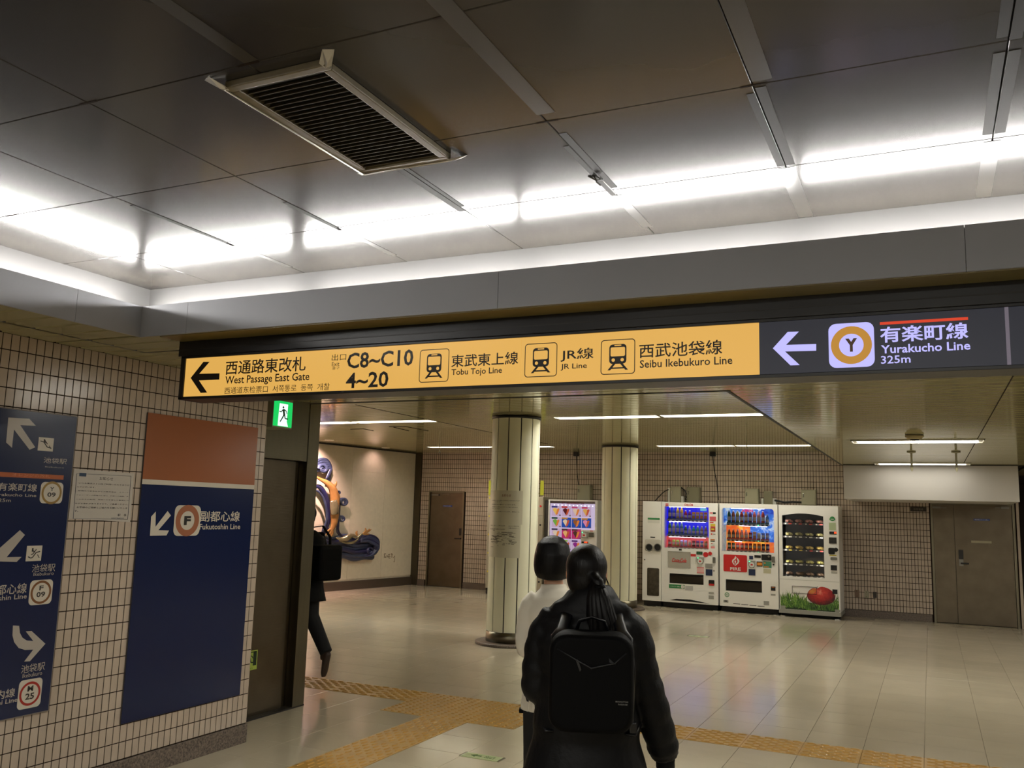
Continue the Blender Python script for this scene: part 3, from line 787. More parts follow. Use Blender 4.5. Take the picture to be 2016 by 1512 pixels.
# turning arrow: stem, bend, head
pts = [(78, 655), (115, 657), (120, 700), (135, 728), (160, 745), (200, 748), (155, 690), (190, 688), (273, 765), (180, 870), (145, 872), (200, 800), (150, 802), (112, 790), (85, 755), (75, 715)]
vs = [onX(*Z2(*p), TX) for p in pts]
q.add(vs, [(15, 2, 1, 0)[::1], (14, 3, 2, 15), (13, 4, 3, 14), (12, 5, 4, 13), (11, 8, 7, 6, 5, 12), (11, 10, 9, 8)], BGREY)
q.build('arrow', db)
LG = BGREY
for (yy, zz) in [((265, 795, 400, 838), Z1), ((195, 1440, 330, 1480), Z1), ((130, 895, 268, 922), Z2)]: tX(db, zz, '池袋駅', *yy, LG, 0)
for (yy, zz) in [((272, 848, 385, 862), Z1), ((203, 1488, 322, 1502), Z1), ((137, 946, 252, 952), Z2)]: tX(db, zz, 'Ikebukuro', *yy, LG, 0)
tX(db, Z1, '有楽町線', -10, 946, 220, 1003, LG, .01); tX(db, Z1, 'Yurakucho Line', -60, 1008, 218, 1034, LG, .01); tX(db, Z1, '325m', -28, 1042, 64, 1065, LG, 0)
tX(db, Z2, '副都心線', -82, 415, 158, 460, LG, .01); tX(db, Z2, 'Fukutoshin Line', -150, 488, 160, 492, LG, .01)
tX(db, Z2, '丸ノ内線', -150, 1072, 88, 1083, LG, .01); tX(db, Z2, 'Marunouchi Line', -210, 1146, 104, 1113, LG, .01)
a, b, c, d = rect_x(Z1, -200, 872, 381, 930, TX)
MB().box(XW+.011, a, b, TX, c, d, mat('board_orange', rgb(176, 92, 48), .25)).build('orange_band', db)
tX(db, Z1, 'オレンジの改札', 75, 888, 300, 920, flat('orange_faint', 196, 116, 72), 0, .001)
SINK = flat('symbol_dark', 46, 38, 34)
for f, r_, ringc, t1, t2 in [(Z1, (249, 942, 371, 1074), rgb(150, 120, 66), 'Y', '09'), (Z2, (184, 385, 307, 523), rgb(122, 82, 52), 'F', '09'), (Z2, (117, 989, 241, 1138), rgb(160, 44, 36), 'M', '25')]:
    a, b, c, d = rect_x(f, *r_, TX)
    line_symbol(db, 'x', TX, (a+c)/2, (b+d)/2, c-a, d-b, BWHT, mat('ring_'+t1, ringc, .25), SINK, t1, t2, .36)
for f, r_, up in [(Z1, (234, 673, 317, 761), 0), (Z1, (163, 1328, 246, 1417), 1)]:
    a, b, c, d = rect_x(f, *r_, TX); w_, h_ = c-a, d-b
    q = MB(); q.plate('x', TX, a, b, c, d, BWHT)
    P_ = lambda s, t_: (TX+.001, a+s*w_, b+t_*h_)
    def st(p_, r0): 
        for k in range(len(p_)-1):
            (x0, z0), (x1, z1) = p_[k], p_[k+1]; L_ = math.hypot(x1-x0, z1-z0); nx, nz = -(z1-z0)/L_*r0, (x1-x0)/L_*r0
            q.add([P_(x0+nx, z0+nz), P_(x0-nx, z0-nz), P_(x1-nx, z1-nz), P_(x1+nx, z1+nz)], [(0, 1, 2, 3)], SINK)
    ln = [(.12, .3), (.3, .2), (.42, .24), (.62, .55), (.88, .62)] if up else [(.12, .72), (.35, .66), (.6, .3), (.88, .24)]
    st(ln, .035); st([(x, z+.22) for x, z in ln][1:-1], .03); st([(.38, .62), (.38, .85)], .05); st([(.38, .7), (.52, .6)], .03); st([(.72, .42), (.86, .2)], .025)
    q.build('escalator_icon', db)

nt_ = thing('notice', 'white taped paper notice with small black print between the two wall boards', 'notice', (0, 0, 0))
NP = mat('notice_paper', rgb(190, 182, 170), .3)
q = MB(); c4 = [onX(u, v, XW+.004) for u, v in [(146, 923), (264, 932), (256, 1028), (135, 1021)]]
q.add(c4+[c+Vector((-.012, 0, 0)) for c in c4], [(3, 2, 1, 0), (0, 1, 5, 4), (1, 2, 6, 5), (2, 3, 7, 6), (3, 0, 4, 7)], NP); q.build('sheet', nt_)
NX = XW+.0052; q = MB(); NI = flat('notice_ink', 82, 78, 78); NBL = flat('notice_blue', 40, 62, 88)
def tN(body, x0, y0, x1, y1, mt=NI, bold=0):
    a, b, c, d = rect_x(Z1, x0, y0, x1, y1, NX); q.text(body, 'x', NX, a, b, c, d, mt, bold)
tN('お知らせ', 600, 912, 680, 936)
for s, (x0, y0, x1, y1) in [('いつも東京メトロをご利用いただきありが', (475, 945, 778, 968)), ('とうございます。', (465, 968, 575, 980)), ('駅構内で歩きながらの携帯電話・スマート', (470, 993, 775, 1010)),
        ('フォン・ゲーム機等の使用は、列車との接触、ホ', (460, 1018, 772, 1034)), ('ームからの転落、周囲のお客様との衝突につ', (458, 1043, 772, 1058)), ('ながる恐れがありますので、ご遠慮ください。', (452, 1067, 768, 1083)),
        ('お客様のご理解とご協力をお願いいたしま', (462, 1090, 765, 1106)), ('す。', (448, 1112, 470, 1124)), ('駅　長', (708, 1135, 760, 1150))]:
    tN(s, x0, y0, x1, y1, NI, .01)
tN('東京地下鉄株式会社', 670, 1157, 745, 1166, NBL)
for r_ in [(478, 888, 518, 911)]:
    a, b, c, d = rect_x(Z1, *r_, NX); q.plate('x', NX, a, b, c, d, NBL)
for p_ in [((462, 893), (788, 908)), ((788, 908), (768, 1168)), ((768, 1168), (440, 1163)), ((440, 1163), (462, 893))]:
    a, b = [onX(*Z1(*k), NX) for k in p_]; q.cyl(a, b, .0009, NBL, 4)
q.build('print', nt_)

# ================================================================== EXIT BOX SIGN
xe = -4.5
GRN = glow('exit_green_lit', 22, 200, 92, 1.1); WLT = glow('exit_white_lit', 235, 255, 246, 1.15)
es = thing('exit_sign', 'lit green and white running man exit box on the steel portal', 'exit sign', (0, 0, 0))
ey0, ey1, ez0, ez1 = 5.262, 5.478, 2.223, 2.420
MB().box(XS, ey0-.006, ez0-.012, xe-.002, ey1+.006, ez1+.022, GREYB, .003).build('housing', es)
MB().box(xe-.004, ey0, ez0, xe, ey1, ez1, GRN).build('lit_face', es)
q = MB(); w_, h_ = ey1-ey0, ez1-ez0
P_ = lambda a, b, o=.001: (xe+o, ey0+a*w_, ez0+b*h_)
q.add([P_(.24, .02), P_(.8, .02), P_(.72, .22), P_(.74, .9), P_(.28, .9), P_(.26, .62)], [(0, 1, 2, 3, 4, 5)], WLT)
q.build('doorway_shape', es)
q = MB(); running_man(q, 'x', xe+.002, ey0+w_*.22, ez0+h_*.14, w_*.6, h_*.72, flat('exit_dark_green', 10, 90, 45))
q.build('pictogram', es)

# ================================================================== AIR VENT
vt = thing('air_vent', 'dusty cream louvred air vent with taped corners in the panelled ceiling', 'vent', (0, 0, 0))
VF = mat('vent_frame_paint', rgb(104, 95, 72), .5, noise=(30, .15)); VD = flat('vent_inside', 16, 13, 10, .9)
q = MB(); fwid = .03
for x0, x1, y0, y1 in [(VX0, VX1, VY0, VY0+fwid), (VX0, VX1, VY1-fwid, VY1), (VX0, VX0+fwid, VY0+fwid, VY1-fwid), (VX1-fwid, VX1, VY0+fwid, VY1-fwid)]:
    q.box(x0, y0, ZT-.022, x1, y1, ZT-.0005, VF, .004)
q.build('frame', vt)
MB().box(VX0+fwid, VY0+fwid, ZT-.003, VX1-fwid, VY1-fwid, ZT-.001, VD).build('backing', vt)
q = MB(); nl = 27; step = (VY1-VY0-2*fwid)/nl
q.add([(VX0+fwid, 0, 0), (VX1-fwid, 0, 0), (VX1-fwid, .009, .015), (VX0+fwid, .009, .015), (VX0+fwid, .0025, 0), (VX1-fwid, .0025, 0), (VX1-fwid, .0115, .015), (VX0+fwid, .0115, .015)],
      [(0, 1, 5, 4)[::-1], (0, 3, 2, 1), (4, 5, 6, 7), (0, 4, 7, 3), (1, 2, 6, 5)], mat('vent_louvre', rgb(70, 62, 46), .6))
lo = q.build('louvre', vt); lo.location = (0, VY0+fwid+.006, ZT-.0185)
for k in range(1, nl): inst(lo, vt, (0, VY0+fwid+.006+k*step, ZT-.0185))
FOIL = mat('foil_tape', rgb(190, 186, 176), .3, .6)
for x, y, sx, sy in [(VX0, VY0, -1, -1), (VX1, VY0, 1, -1), (VX0, VY1, -1, 1), (VX1, VY1, 1, 1)]:
    q = MB(); q.add([(x-.01*sx, y-.012*sy, ZT-.024), (x+.012*sx, y-.012*sy, ZT-.022), (x+.05*sx, y+.028*sy, ZT-.001), (x+.012*sx, y+.006*sy, ZT-.023), (x+.02*sx, y+.042*sy, ZT-.002), (x-.012*sx, y+.012*sy, ZT-.021)],
          [(0, 1, 2, 3), (0, 3, 4, 5), (3, 2, 4)], FOIL); q.build('tape_corner', vt)
q = MB(); q.tube([(VX0-.004, VY0+.01, ZT-.022), (VX0-.006, (VY0+VY1)/2, ZT-.02), (VX0-.003, VY1, ZT-.022)], .0035, FOIL, 6); q.build('tape_edge', vt); q = MB()
q.tube([(VX0, VY1+.004, ZT-.022), (VX1, VY1+.004, ZT-.021)], .0035, FOIL, 6)
q.build('tape_edge', vt)

# ================================================================== CEILING FIXTURES
HOUS = mat('fixture_reflector', rgb(226, 222, 208), .4)
def fixture(x0, x1, y0, y1, z, label, group, deep=True, fm=None):
    fm = fm or FIXM
    t = thing('ceiling_light', label, 'ceiling light', ((x0+x1)/2, (y0+y1)/2, z), group=group)
    W2, D2_ = (x1-x0)/2, (y1-y0)/2
    if deep:
        q = MB(); h = .13
        for a, b, c, d in [(-W2, -D2_, W2, -D2_+.008), (-W2, D2_-.008, W2, D2_), (-W2, -D2_, -W2+.008, D2_), (W2-.008, -D2_, W2, D2_)]: q.box(a, b, .0, c, d, h, HOUS)
        q.box(-W2, -D2_, h, W2, D2_, h+.004, HOUS); q.build('housing', t)
        MB().box(-W2+.03, -D2_+.01, .108, W2-.02, D2_-.01, .128, fm).build('diffuser', t)
        q = MB(); q.box(-W2+.01, -.05, .04, -W2+.05, -.02, .1, HOUS); q.box(-W2+.01, .02, .04, -W2+.05, .05, .1, HOUS); q.build('socket', t)
    else:
        q = MB()
        for a, b, c, d in [(-W2, -D2_, W2, -D2_+.012), (-W2, D2_-.012, W2, D2_), (-W2, -D2_, -W2+.012, D2_), (W2-.012, -D2_, W2, D2_)]: q.box(a, b, -.012, c, d, -.0005, HOUS)
        q.box(-W2+.01, -D2_+.01, -.003, W2-.01, D2_-.01, -.001, HOUS); q.build('housing', t)
        MB().box(-W2+.06, -D2_+.014, -.009, W2-.06, D2_-.014, -.003, fm).build('diffuser', t)
L1 = ['recessed tube light farthest left, hidden behind the portal', 'recessed tube light showing from behind the steel portal', 'recessed tube light between the portal and the near column', 'recessed tube light right of the near column, left of its pair', 'recessed tube light at the ceiling edge, right of its pair']
for (a, b), l in zip(LX1, L1): fixture(a, b, ROW1[0], ROW1[1], ZH, l, 'recessed lights in the raised ceiling')
L2 = ['far recessed tube light left of the near column, over the small door', 'far recessed tube light passing behind the near column', 'far recessed tube light over the drink machines, left of its pair', 'far recessed tube light over the drink machines, right of its pair']
for (a, b), l in zip(LX2, L2): fixture(a, b, ROW2[0], ROW2[1], ZH, l, 'recessed lights in the raised ceiling', True, mat('diffuser_glow_far', (.9, .9, .9), .5, emit=(24, (1, .96, .85))))
fixture(-.74, .53, 10.02, 10.34, ZL, 'white tube light in the low ceiling beside the smoke detector', 'lights in the low ceiling', False, mat('diffuser_glow_medium', (.9, .9, .9), .5, emit=(26, (1, .975, .89))))
fixture(-.72, .55, 13.98, 14.34, ZL, 'white tube light in the low ceiling just before the pale bulkhead', 'lights in the low ceiling', False, mat('diffuser_glow_dim', (.9, .9, .9), .5, emit=(5, (1, .96, .88))))
for k, (x, y, l) in enumerate([(2.4, 5.0, 'added unseen light in the low ceiling out of frame right, nearest'), (2.4, 9.0, 'added unseen light in the low ceiling out of frame right, middle'), (2.4, 13.0, 'added unseen light in the low ceiling out of frame right, farthest')]): fixture(x, x+1.27, y, y+.32, ZL, l, 'lights in the low ceiling', False, mat('added_side_glow', (.9, .9, .9), .5, emit=(48, (1, .97, .89))))  # unseen fixtures added at the right to brighten floor and walls
STRONG = mat('added_rear_glow', (.9, .9, .9), .5, emit=(64, (1, .975, .9)))
for k, (x, y) in enumerate([(-2.5, -.3), (-.5, -.3), (1.6, -.3), (-3.6, -5.6), (-2.2, -5.6), (-.8, -5.6), (-3.6, -7.8), (-2.2, -7.8), (-.8, -7.8)]):  # unseen fixtures added behind the camera to lift the foreground
    fixture(x, x+1.27, y, y+.32, ZT, 'added unseen light behind the camera, row %s, %s' % (['one', 'two', 'three'][k//3], ['left', 'middle', 'right'][k % 3]), 'added lights behind the camera', False, FIXM if k < 3 else STRONG)
for x, l in ((-2.9, 'added unseen light behind the hanging sign, left'), (-.9, 'added unseen light behind the hanging sign, right')):  # unseen fixtures added over the walkway to brighten the near floor
    fixture(x, x+1.27, 4.5, 4.8, ZL, l, 'added lights behind the sign', False, mat('diffuser_glow_medium', (.9, .9, .9), .5, emit=(24, (1, .975, .89))))
# mural downlights
dl_pos = onZ(770, 883, ZH)
def downlight(x, y, label, power):
    t = thing('downlight', label, 'downlight', (x, y, ZH), group='downlights along the mural wall')
    q = MB(); q.lathe([(.085, -.006), (.085, 0), (.07, 0), (.07, -.004)], (0, 0, 0), HOUS, 20); q.build('rim', t)
    MB().lathe([(.068, -.004), (.068, -.001)], (0, 0, 0), mat('downlight_glow', (.9, .9, .9), .5, emit=(6, (1, .8, .72))), 20).build('lamp', t)
    L = bpy.data.lights.new('downlight_beam', 'SPOT'); L.energy = power; L.color = (1, .66, .60); L.spot_size = math.radians(115); L.spot_blend = .9; L.shadow_soft_size = .05
    o = bpy.data.objects.new('downlight_beam', L); COL.objects.link(o); o.parent = t; o.location = (0, 0, -.02)
    dirv = Vector((-MN.x*1, -MN.y*1, -1.5)).normalized(); o.rotation_euler = dirv.to_track_quat('-Z', 'Y').to_euler()
downlight(dl_pos.x+.0, dl_pos.y-.2, 'small round downlight near the mural wall, its rim catching light', 12)
p_ = mpt(3.25, 0, .62); downlight(p_.x, p_.y, 'small round downlight over the right end of the blue relief', 480)
p_ = mpt(5.6, 0, .62); downlight(p_.x, p_.y, 'small round downlight over the middle of the blue relief', 480)

# smoke detector, hanging rods, sprinklers
sd = onZ(1800, 856, ZL)
t = thing('smoke_detector', 'beige round smoke detector under the low ceiling by the first tube light', 'smoke detector', (sd.x, sd.y, ZL))
SDM = flat('detector_beige', 160, 146, 104)
MB().lathe([(.085, -.004), (.085, -.02), (.07, -.03), (.066, -.045)], (0, 0, 0), SDM, 20).build('base', t)
MB().lathe([(.045, -.045), (.04, -.055), (.02, -.06)], (0, 0, 0), BLACK, 16).build('sensor', t)
for u, l in ((1794, 'short cream ceiling rod with a flange, the left of two'), (1882, 'short cream ceiling rod with a flange, the right of two')):
    a = onZ(u, 889, ZL); t = thing('hanging_rod', l, 'rod', (a.x, a.y, ZL), group='bare sign rods in the low ceiling')
    MB().lathe([(.05, -.001), (.05, -.012), (.02, -.02)], (0, 0, 0), GREYB, 14).build('flange', t)
    q = MB(); q.cyl((0, 0, -.01), (0, 0, -.19), .012, GREYB, 10); q.build('rod', t)
    MB().lathe([(.014, -.19), (.018, -.2), (.012, -.22), (.004, -.24)], (0, 0, 0), CREAM, 10).build('tip', t)
a = onZ(1470, 862, ZH)
for (u, v, l) in [(1470, 858, 'tiny sprinkler drop hanging over the drink machines'), (866, 872, 'tiny sprinkler drop hanging over the small steel door')]:
    a = onZ(u, v, ZH); t = thing('sprinkler', l, 'sprinkler', (a.x, a.y, ZH), group='sprinkler drops')
    MB().cyl((0, 0, 0), (0, 0, -.16), .007, CHROME, 8).build('pipe', t)
    MB().lathe([(.01, -.16), (.022, -.175), (.02, -.19)], (0, 0, 0), CHROME, 10).build('head', t)

# ================================================================== COLUMNS
def column(name, label, cx, cy, r, a0, z1):
    t = thing(name, label, None, (cx, cy, 0), kind='structure')
    MB().lathe([(r+.135, 0), (r+.135, .028), (r+.12, .034)], (0, 0, 0), GRAN, 48).build('plinth', t)
    MB().lathe([(r+.005, .034), (r+.005, .16)], (0, 0, 0), STEEL, 48).build('base_ring', t)
    MB().lathe([(r-.012, .16), (r-.012, z1)], (0, 0, 0), DARK, 36).build('core', t)
    q = MB(); n = 7; half = math.radians(15)-.0075/r
    v = []
    for z in (.162, z1-.04):
        for rr in (r, r-.01):
            for k in range(n+1):
                a = -half+2*half*k/n; v.append((rr*math.cos(a), rr*math.sin(a), z))
    m_ = n+1; f = [(k, k+1, 2*m_+k+1, 2*m_+k) for k in range(n)]
    q.add(v, f, CREAM, True); q.add(v, [(0, 2*m_, 3*m_, m_), (n, m_+n, 3*m_+n, 2*m_+n)], CREAM); pn = q.build('panel', t); pn.rotation_euler = (0, 0, a0)
    for k in range(1, 12): inst(pn, t, (0, 0, 0), a0+k*PI/6)
    MB().lathe([(r+.004, z1-.04), (r+.012, z1-.035), (r+.012, z1-.001)], (0, 0, 0), DARK, 48).build('cap_ring', t)
    return t
C1 = (-4.77, 10.22, .305); C2 = (-4.95, 15.0, .315)
va = math.atan2(-C1[1], -C1[0])          # towards the camera
col1 = column('column', 'round cream panelled column with paper notices, nearer of two', *C1, va+math.radians(12+15), ZH)
vb = math.atan2(-C2[1], -C2[0])
col2 = column('column', 'round cream panelled column between the ice machine and the drink machines', *C2, vb+math.radians(4+15), ZH)
# translucent paper notices wrapped round the near column
PAP = mat('poster_paper', rgb(214, 210, 186), .35)
pt = thing('column_notice', 'large pale paper notices with faint print wrapped around the near column', 'notice', (C1[0], C1[1], 0))
def wrap(q, a0, a1, z0, z1, rr, mt, n=12, th=.0015):
    v = []
    for z in (z0, z1):
        for k in range(n+1):
            a = va+math.radians(a0+(a1-a0)*k/n); v.append((rr*math.cos(a), rr*math.sin(a), z))
    q.add(v, [(k, k+1, n+1+k+1, n+1+k) for k in range(n)], mt, True)
rr = C1[2]+.003
zp = lambda v: (onY(1015, v, C1[1]-C1[2]*.9)).z
q = MB(); wrap(q, -82, 20, zp(1033), zp(966), rr, PAP, 16); q.build('upper_sheet', pt)
q = MB(); wrap(q, -84, 16, zp(1099), zp(1032), rr+.0005, PAP, 16); q.build('lower_sheet', pt)
PINK = flat('faint_red_print', 150, 110, 90); PINKK = flat('faint_print', 120, 116, 98); 
def wraptext(q, body, a0, a1, z0, z1, mt, bold=0):
    vs, fs = glyphs(body, bold, 0); x0 = min(p[0] for p in vs); x1 = max(p[0] for p in vs); y0 = min(p[1] for p in vs); y1 = max(p[1] for p in vs); o = []
    for p in vs:
        a = va+math.radians(a0+(a1-a0)*(p[0]-x0)/(x1-x0)); o.append(((rr+.003)*math.cos(a), (rr+.003)*math.sin(a), z0+(z1-z0)*(p[1]-y0)/(y1-y0)))
    q.add(o, fs, mt)
q = MB(); wraptext(q, 'お知らせ', -30, -8, zp(979), zp(973), PINK, .02)
for v, a0, a1, s in [(985, -66, 12, 'いつも東京メトロをご利用いただきましてありがとうござ'), (988, -50, -30, 'います。'), (993, -64, 4, '現在当駅では工事を行っております。'), (998, -64, 8, '工事期間中はお客様にご不便とご迷惑をおかけ'), (1001.5, -64, -35, 'いたしますが'), (1007, -64, 12, 'ご理解とご協力をお願いいたします。東京メトロ')]:
    wraptext(q, s, a0, a1, zp(v+2), zp(v), PINKK, .03)
for v, a0, a1, s in [(1035, -70, -20, '工事に伴うご案内図'), (1035, -12, 12, '出口案内'), (1039, -12, 12, '1番出口〜'), (1042, -70, -20, '池袋駅構内図'), (1070, -25, 0, '地下通路')]:
    wraptext(q, s, a0, a1, zp(v+2), zp(v), PINKK, .02)
q.build('print', pt)
q = MB(); random.seed(3)
MAPG = flat('faint_map_print', 132, 128, 110)
for k in range(70):
    a = random.uniform(-66, -2); z = random.gauss(zp(1061), .055); l = random.uniform(3, 14); h = random.uniform(.003, .012)
    if not (zp(1090) < z < zp(1046)): continue
    wrap(q, a, a+l, z, z+h, rr+.003, MAPG, 2)
q.build('map_print', pt, kind='stuff')
# ================================================================== VENDING MACHINES
VY = 15.76
K7 = lambda zx, zy: (1240+zx/4.3826, 950+zy/4.3826)
def R7(x0, y0, x1, y1, Y0=VY): return rect_y(Y0, *K7(x0, y0), *K7(x1, y1))
SAMP = mat('sample_print', (.5, .5, .5), .3, objcol=True, emit=None)
RED = flat('logo_red', 196, 40, 36); REDD = flat('panel_red', 196, 30, 30); GREENP = flat('label_green', 40, 130, 70); LABW = flat('label_white', 222, 222, 214)
NAVP = flat('plate_navy', 26, 42, 78); DKGL = mat('dark_glass', rgb(38, 33, 28), .08); GREYP = flat('plate_grey', 150, 148, 140); PNK = flat('label_pink', 214, 130, 130)
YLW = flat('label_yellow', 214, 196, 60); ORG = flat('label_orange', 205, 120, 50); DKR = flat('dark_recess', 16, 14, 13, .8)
GLED = glow('green_led', 90, 255, 170, 2.2); RLED = glow('red_led', 255, 70, 30, 2.0)
STRIP = glow('shelf_light', 225, 220, 255, 8)
def vbox(q, r, mt, y=VY, out=.006, inn=.002):
    q.box(r[0], y-out, r[1], r[2], y+inn, r[3], mt); return q
def vpart(parent, name, rects, mt, out=.006, label=None, Y0=VY):
    q = MB()
    for r in rects: vbox(q, R7(*r, Y0=Y0), mt, Y0, out)
    o = q.build(name, parent)
    if label: o['label'] = label
    return o
def vround(parent, name, r, rad, mt, out=.006):
    a, b, c, d = R7(*r); q = MB(); q.prism(rrect((a+c)/2, (b+d)/2, c-a, d-b, rad, 4), 'y', VY-out, VY+.002, mt); return q.build(name, parent)
def vdisc(parent, name, x, y, r, mt, out=.008):
    c = onY(*K7(x, y), VY); q = MB(); q.lathe([(r, -out), (r, .002)], (c.x, VY, c.z), mt, 20, 'y', False); return q.build(name, parent)
def vtext(q, s, r, mt, out=.0075, bold=.01, shear=0):
    a, b, c, d = R7(*r); return q.text(s, 'y', VY-out, a, b, c, d, mt, bold, shear)
# shared drink samples (fixed inside the display windows)
def sample_meshes():
    out = {}
    W = flat('bottle_cap_white', 225, 225, 225); L = flat('sample_label', 206, 200, 186)
    def prof(pts, lab, cap=None):
        q = MB(); q.lathe(pts, (0, 0, 0), SAMP, 12)
        if cap: q.lathe([(.015, cap-.002), (.015, cap+.018)], (0, 0, 0), W, 10)
        q.lathe([(pts[1][0]+.0006, lab[0]), (pts[1][0]+.0006, lab[1])], (0, 0, 0), L, 12, cap=False); return q
    out['tall'] = prof([(.030, 0), (.031, .01), (.031, .145), (.027, .165), (.014, .195), (.013, .205)], (.05, .115), .205)
    out['short'] = prof([(.030, 0), (.031, .01), (.031, .095), (.026, .115), (.014, .138), (.013, .148)], (.035, .078), .148)
    out['can'] = prof([(.027, 0), (.030, .008), (.030, .112), (.025, .122)], (.045, .085))
    q = MB(); q.box(-.027, -.022, 0, .027, .022, .135, SAMP, .002); q.box(-.0275, -.0225, .07, .0275, -.0215, .10, L); out['carton'] = q
    return out
SM = sample_meshes(); SMO = {}
def sample(parent, kind, x, y, z, col):
    if kind not in SMO:
        o = SM[kind].build('sample_can' if kind in ('can', 'carton') else 'sample_bottle', parent, (x, y, z)); o.color = (*col, 1); SMO[kind] = o
    else:
        o = inst(SMO[kind], parent, (x, y, z), col=col)
    return o
def body(parent, x0, x1, z0, z1, depth=.72):
    q = MB(); q.box(x0, VY+.05, z0, x1, VY+depth, z1, WHITE, .006); return q.build('cabinet', parent)
def machine_feet(parent, x0, x1):
    q = MB(); q.box(x0+.02, VY+.06, 0.012, x1-.02, VY+.70, .09, DKR)
    for x in (x0+.05, x1-.05): q.box(x-.04, VY+.0, 0, x+.04, VY+.08, .014, CHROME)
    q.build('base', parent)
TOPZ = 1.862
# ---- recycling bin cabinet
BX0, BX1 = onY(*K7(108, 560), VY).x, onY(*K7(271, 560), VY).x
rb = thing('recycling_bin', 'tall white recycling bin cabinet with two round holes beside the machines', 'bin')
body(rb, BX0, BX1, .10, TOPZ+.01); MB().box(BX0+.002, VY, .10, BX1-.002, VY+.05, TOPZ+.01, WHITE, .005).build('door', rb); machine_feet(rb, BX0, BX1)
vpart(rb, 'label', [(155, 322, 258, 352)], LABW, .003); vpart(rb, 'label', [(155, 303, 258, 322)], GREENP, .003); vpart(rb, 'display', [(178, 466, 218, 478)], BLACK)
q = MB(); a, b, c, d = R7(131, 488, 269, 596); q.prism(rrect((a+c)/2, (b+d)/2, c-a, d-b, .03, 5), 'y', VY-.012, VY, mat('bin_inset', rgb(196, 192, 182), .4)); q.build('hole_plate', rb)
for x in (168, 241):
    c = onY(*K7(x, 560), VY); q = MB(); q.lathe([(.072, -.012), (.072, -.022), (.058, -.022), (.056, -.012)], (c.x, VY, c.z), GREYM, 24, 'y'); q.lathe([(.058, -.016), (.058, -.0125)], (c.x, VY, c.z), DKR, 24, 'y'); q.build('hole_rim', rb)
vdisc(rb, 'keyhole', 128, 665, .012, BLACK)
q = MB(); a, b, c, d = R7(150, 735, 252, 981); q.prism(rrect((a+c)/2, (b+d)/2, c-a, d-b, .02, 4), 'y', VY-.004, VY+.002, mat('smoked_window', rgb(62, 54, 44), .15, noise=(18, .5))); q.build('window', rb)

def display_window(parent, r, back, shelves, tint=(1, 1, 1), depth=.15, rad=0):
    a, b, c, d = r
    q = MB(); q.plate('y', VY+depth, a, b, c, d, back); q.build('back_print', parent)
    q = MB()
    for x0, x1 in ((a-.004, a), (c, c+.004)): q.box(x0, VY, b, x1, VY+depth, d, WHITE)
    q.box(a, VY, b-.004, c, VY+depth, b, WHITE); q.box(a, VY, d, c, VY+depth, d+.004, WHITE); q.build('window_liner', parent)
    MB().box(a, VY+.006, b, c, VY+.009, d, GLASS).build('window_pane', parent)
def shelf_row(parent, x0, x1, z, n, kinds, cols, tag_mt, light=True, greens=(), hh=.06):
    """z = top of the button strip; samples stand on it"""
    q = MB(); q.box(x0, VY+.02, z-.028, x1, VY+.10, z, LABW); q.build('shelf', parent)
    st = (x1-x0)/n
    q = MB(); g = MB()
    for k in range(n):
        cx = x0+(k+.5)*st
        q.prism(rrect(cx, z-.018, st*.55, .017, .006, 3), 'y', VY+.012, VY+.02, BLACK)
        if k in greens: g.box(cx-.012, VY+.010, z-.021, cx+.012, VY+.013, z-.012, GLED)
    q.build('button', parent, kind='stuff')
    if g.v: g.build('lit_button', parent)
    q = MB()
    for k in range(n): q.box(x0+k*st+.004, VY+.03, z, x0+(k+1)*st-.004, VY+.034, z+.028, tag_mt)
    q.build('price_tag', parent, kind='stuff')
    for k in range(n): sample(parent, kinds[k], x0+(k+.5)*st, VY+.075, z+.006 if kinds[k] != 'x' else z, cols[k])
C_ = rgb
# ---- red-script drink machine
KX0, KX1 = onY(*K7(273, 600), VY).x, onY(*K7(760, 600), VY).x
km = thing('vending_machine', 'white drink vending machine with deep blue lit shelves and red script logo', 'vending machine')
w1 = R7(299, 206, 680, 578); o1 = R7(341, 782, 636, 885); ad = R7(333, 594, 521, 738)
kcab = body(km, KX0, KX1, .10, TOPZ); MB().slab(KX0+.002, KX1-.002, .10, TOPZ-.0, VY, VY+.05, [(w1[0], w1[2], w1[1], w1[3]), (o1[0], o1[2], o1[1], o1[3])], WHITE).build('door', km); machine_feet(km, KX0, KX1)
# deeper display recess
bl = glow('display_blue', 28, 30, 214, 1.0); blr = glow('display_pinkred', 205, 70, 70, .9)
# the cabinets are hollow behind their windows: rebuilt with a cavity
def hollow(o, x0, x1, z0, z1, r, back=.16, depth=.72):
    a, b, c, d = r; q = MB(); y0, y1 = VY+.05, VY+depth
    q.slab(x0, x1, z0, z1, y0, VY+back+.004, [(a, c, b, d)], WHITE); q.box(x0, VY+back+.004, z0, x1, y1, z1, WHITE)
    me = q.build('cabinet'); o.data = me.data; bpy.data.objects.remove(me)
hollow(kcab, KX0, KX1, .10, TOPZ, w1)
a, b, c, d = w1
def zrow(y, x=490): return onY(*K7(x, y), VY).z
z1, z2, z3 = zrow(322), zrow(456), zrow(562)
q = MB(); q.plate('y', VY+.15, a, z2+.19, c, d, bl); q.plate('y', VY+.15, a, z2-.03, c, z2+.19, bl); q.build('back_print', km)
q = MB(); q.plate('y', VY+.15, a, b, c, z2-.03, blr); q.build('back_print', km)
q = MB(); q.box(a, VY+.03, z3-.06, c, VY+.15, z3-.028, WHITE); q.build('window_liner', km)
MB().box(a, VY+.010, b, c, VY+.013, d, GLASS).build('window_pane', km)
for z in (d-.004, z1-.035, z2-.035): MB().box(a+.08, VY+.022, z-.004, c-.06, VY+.036, z+.002, STRIP).build('shelf_light', km)
sx0, sx1 = a+.045, c-.03
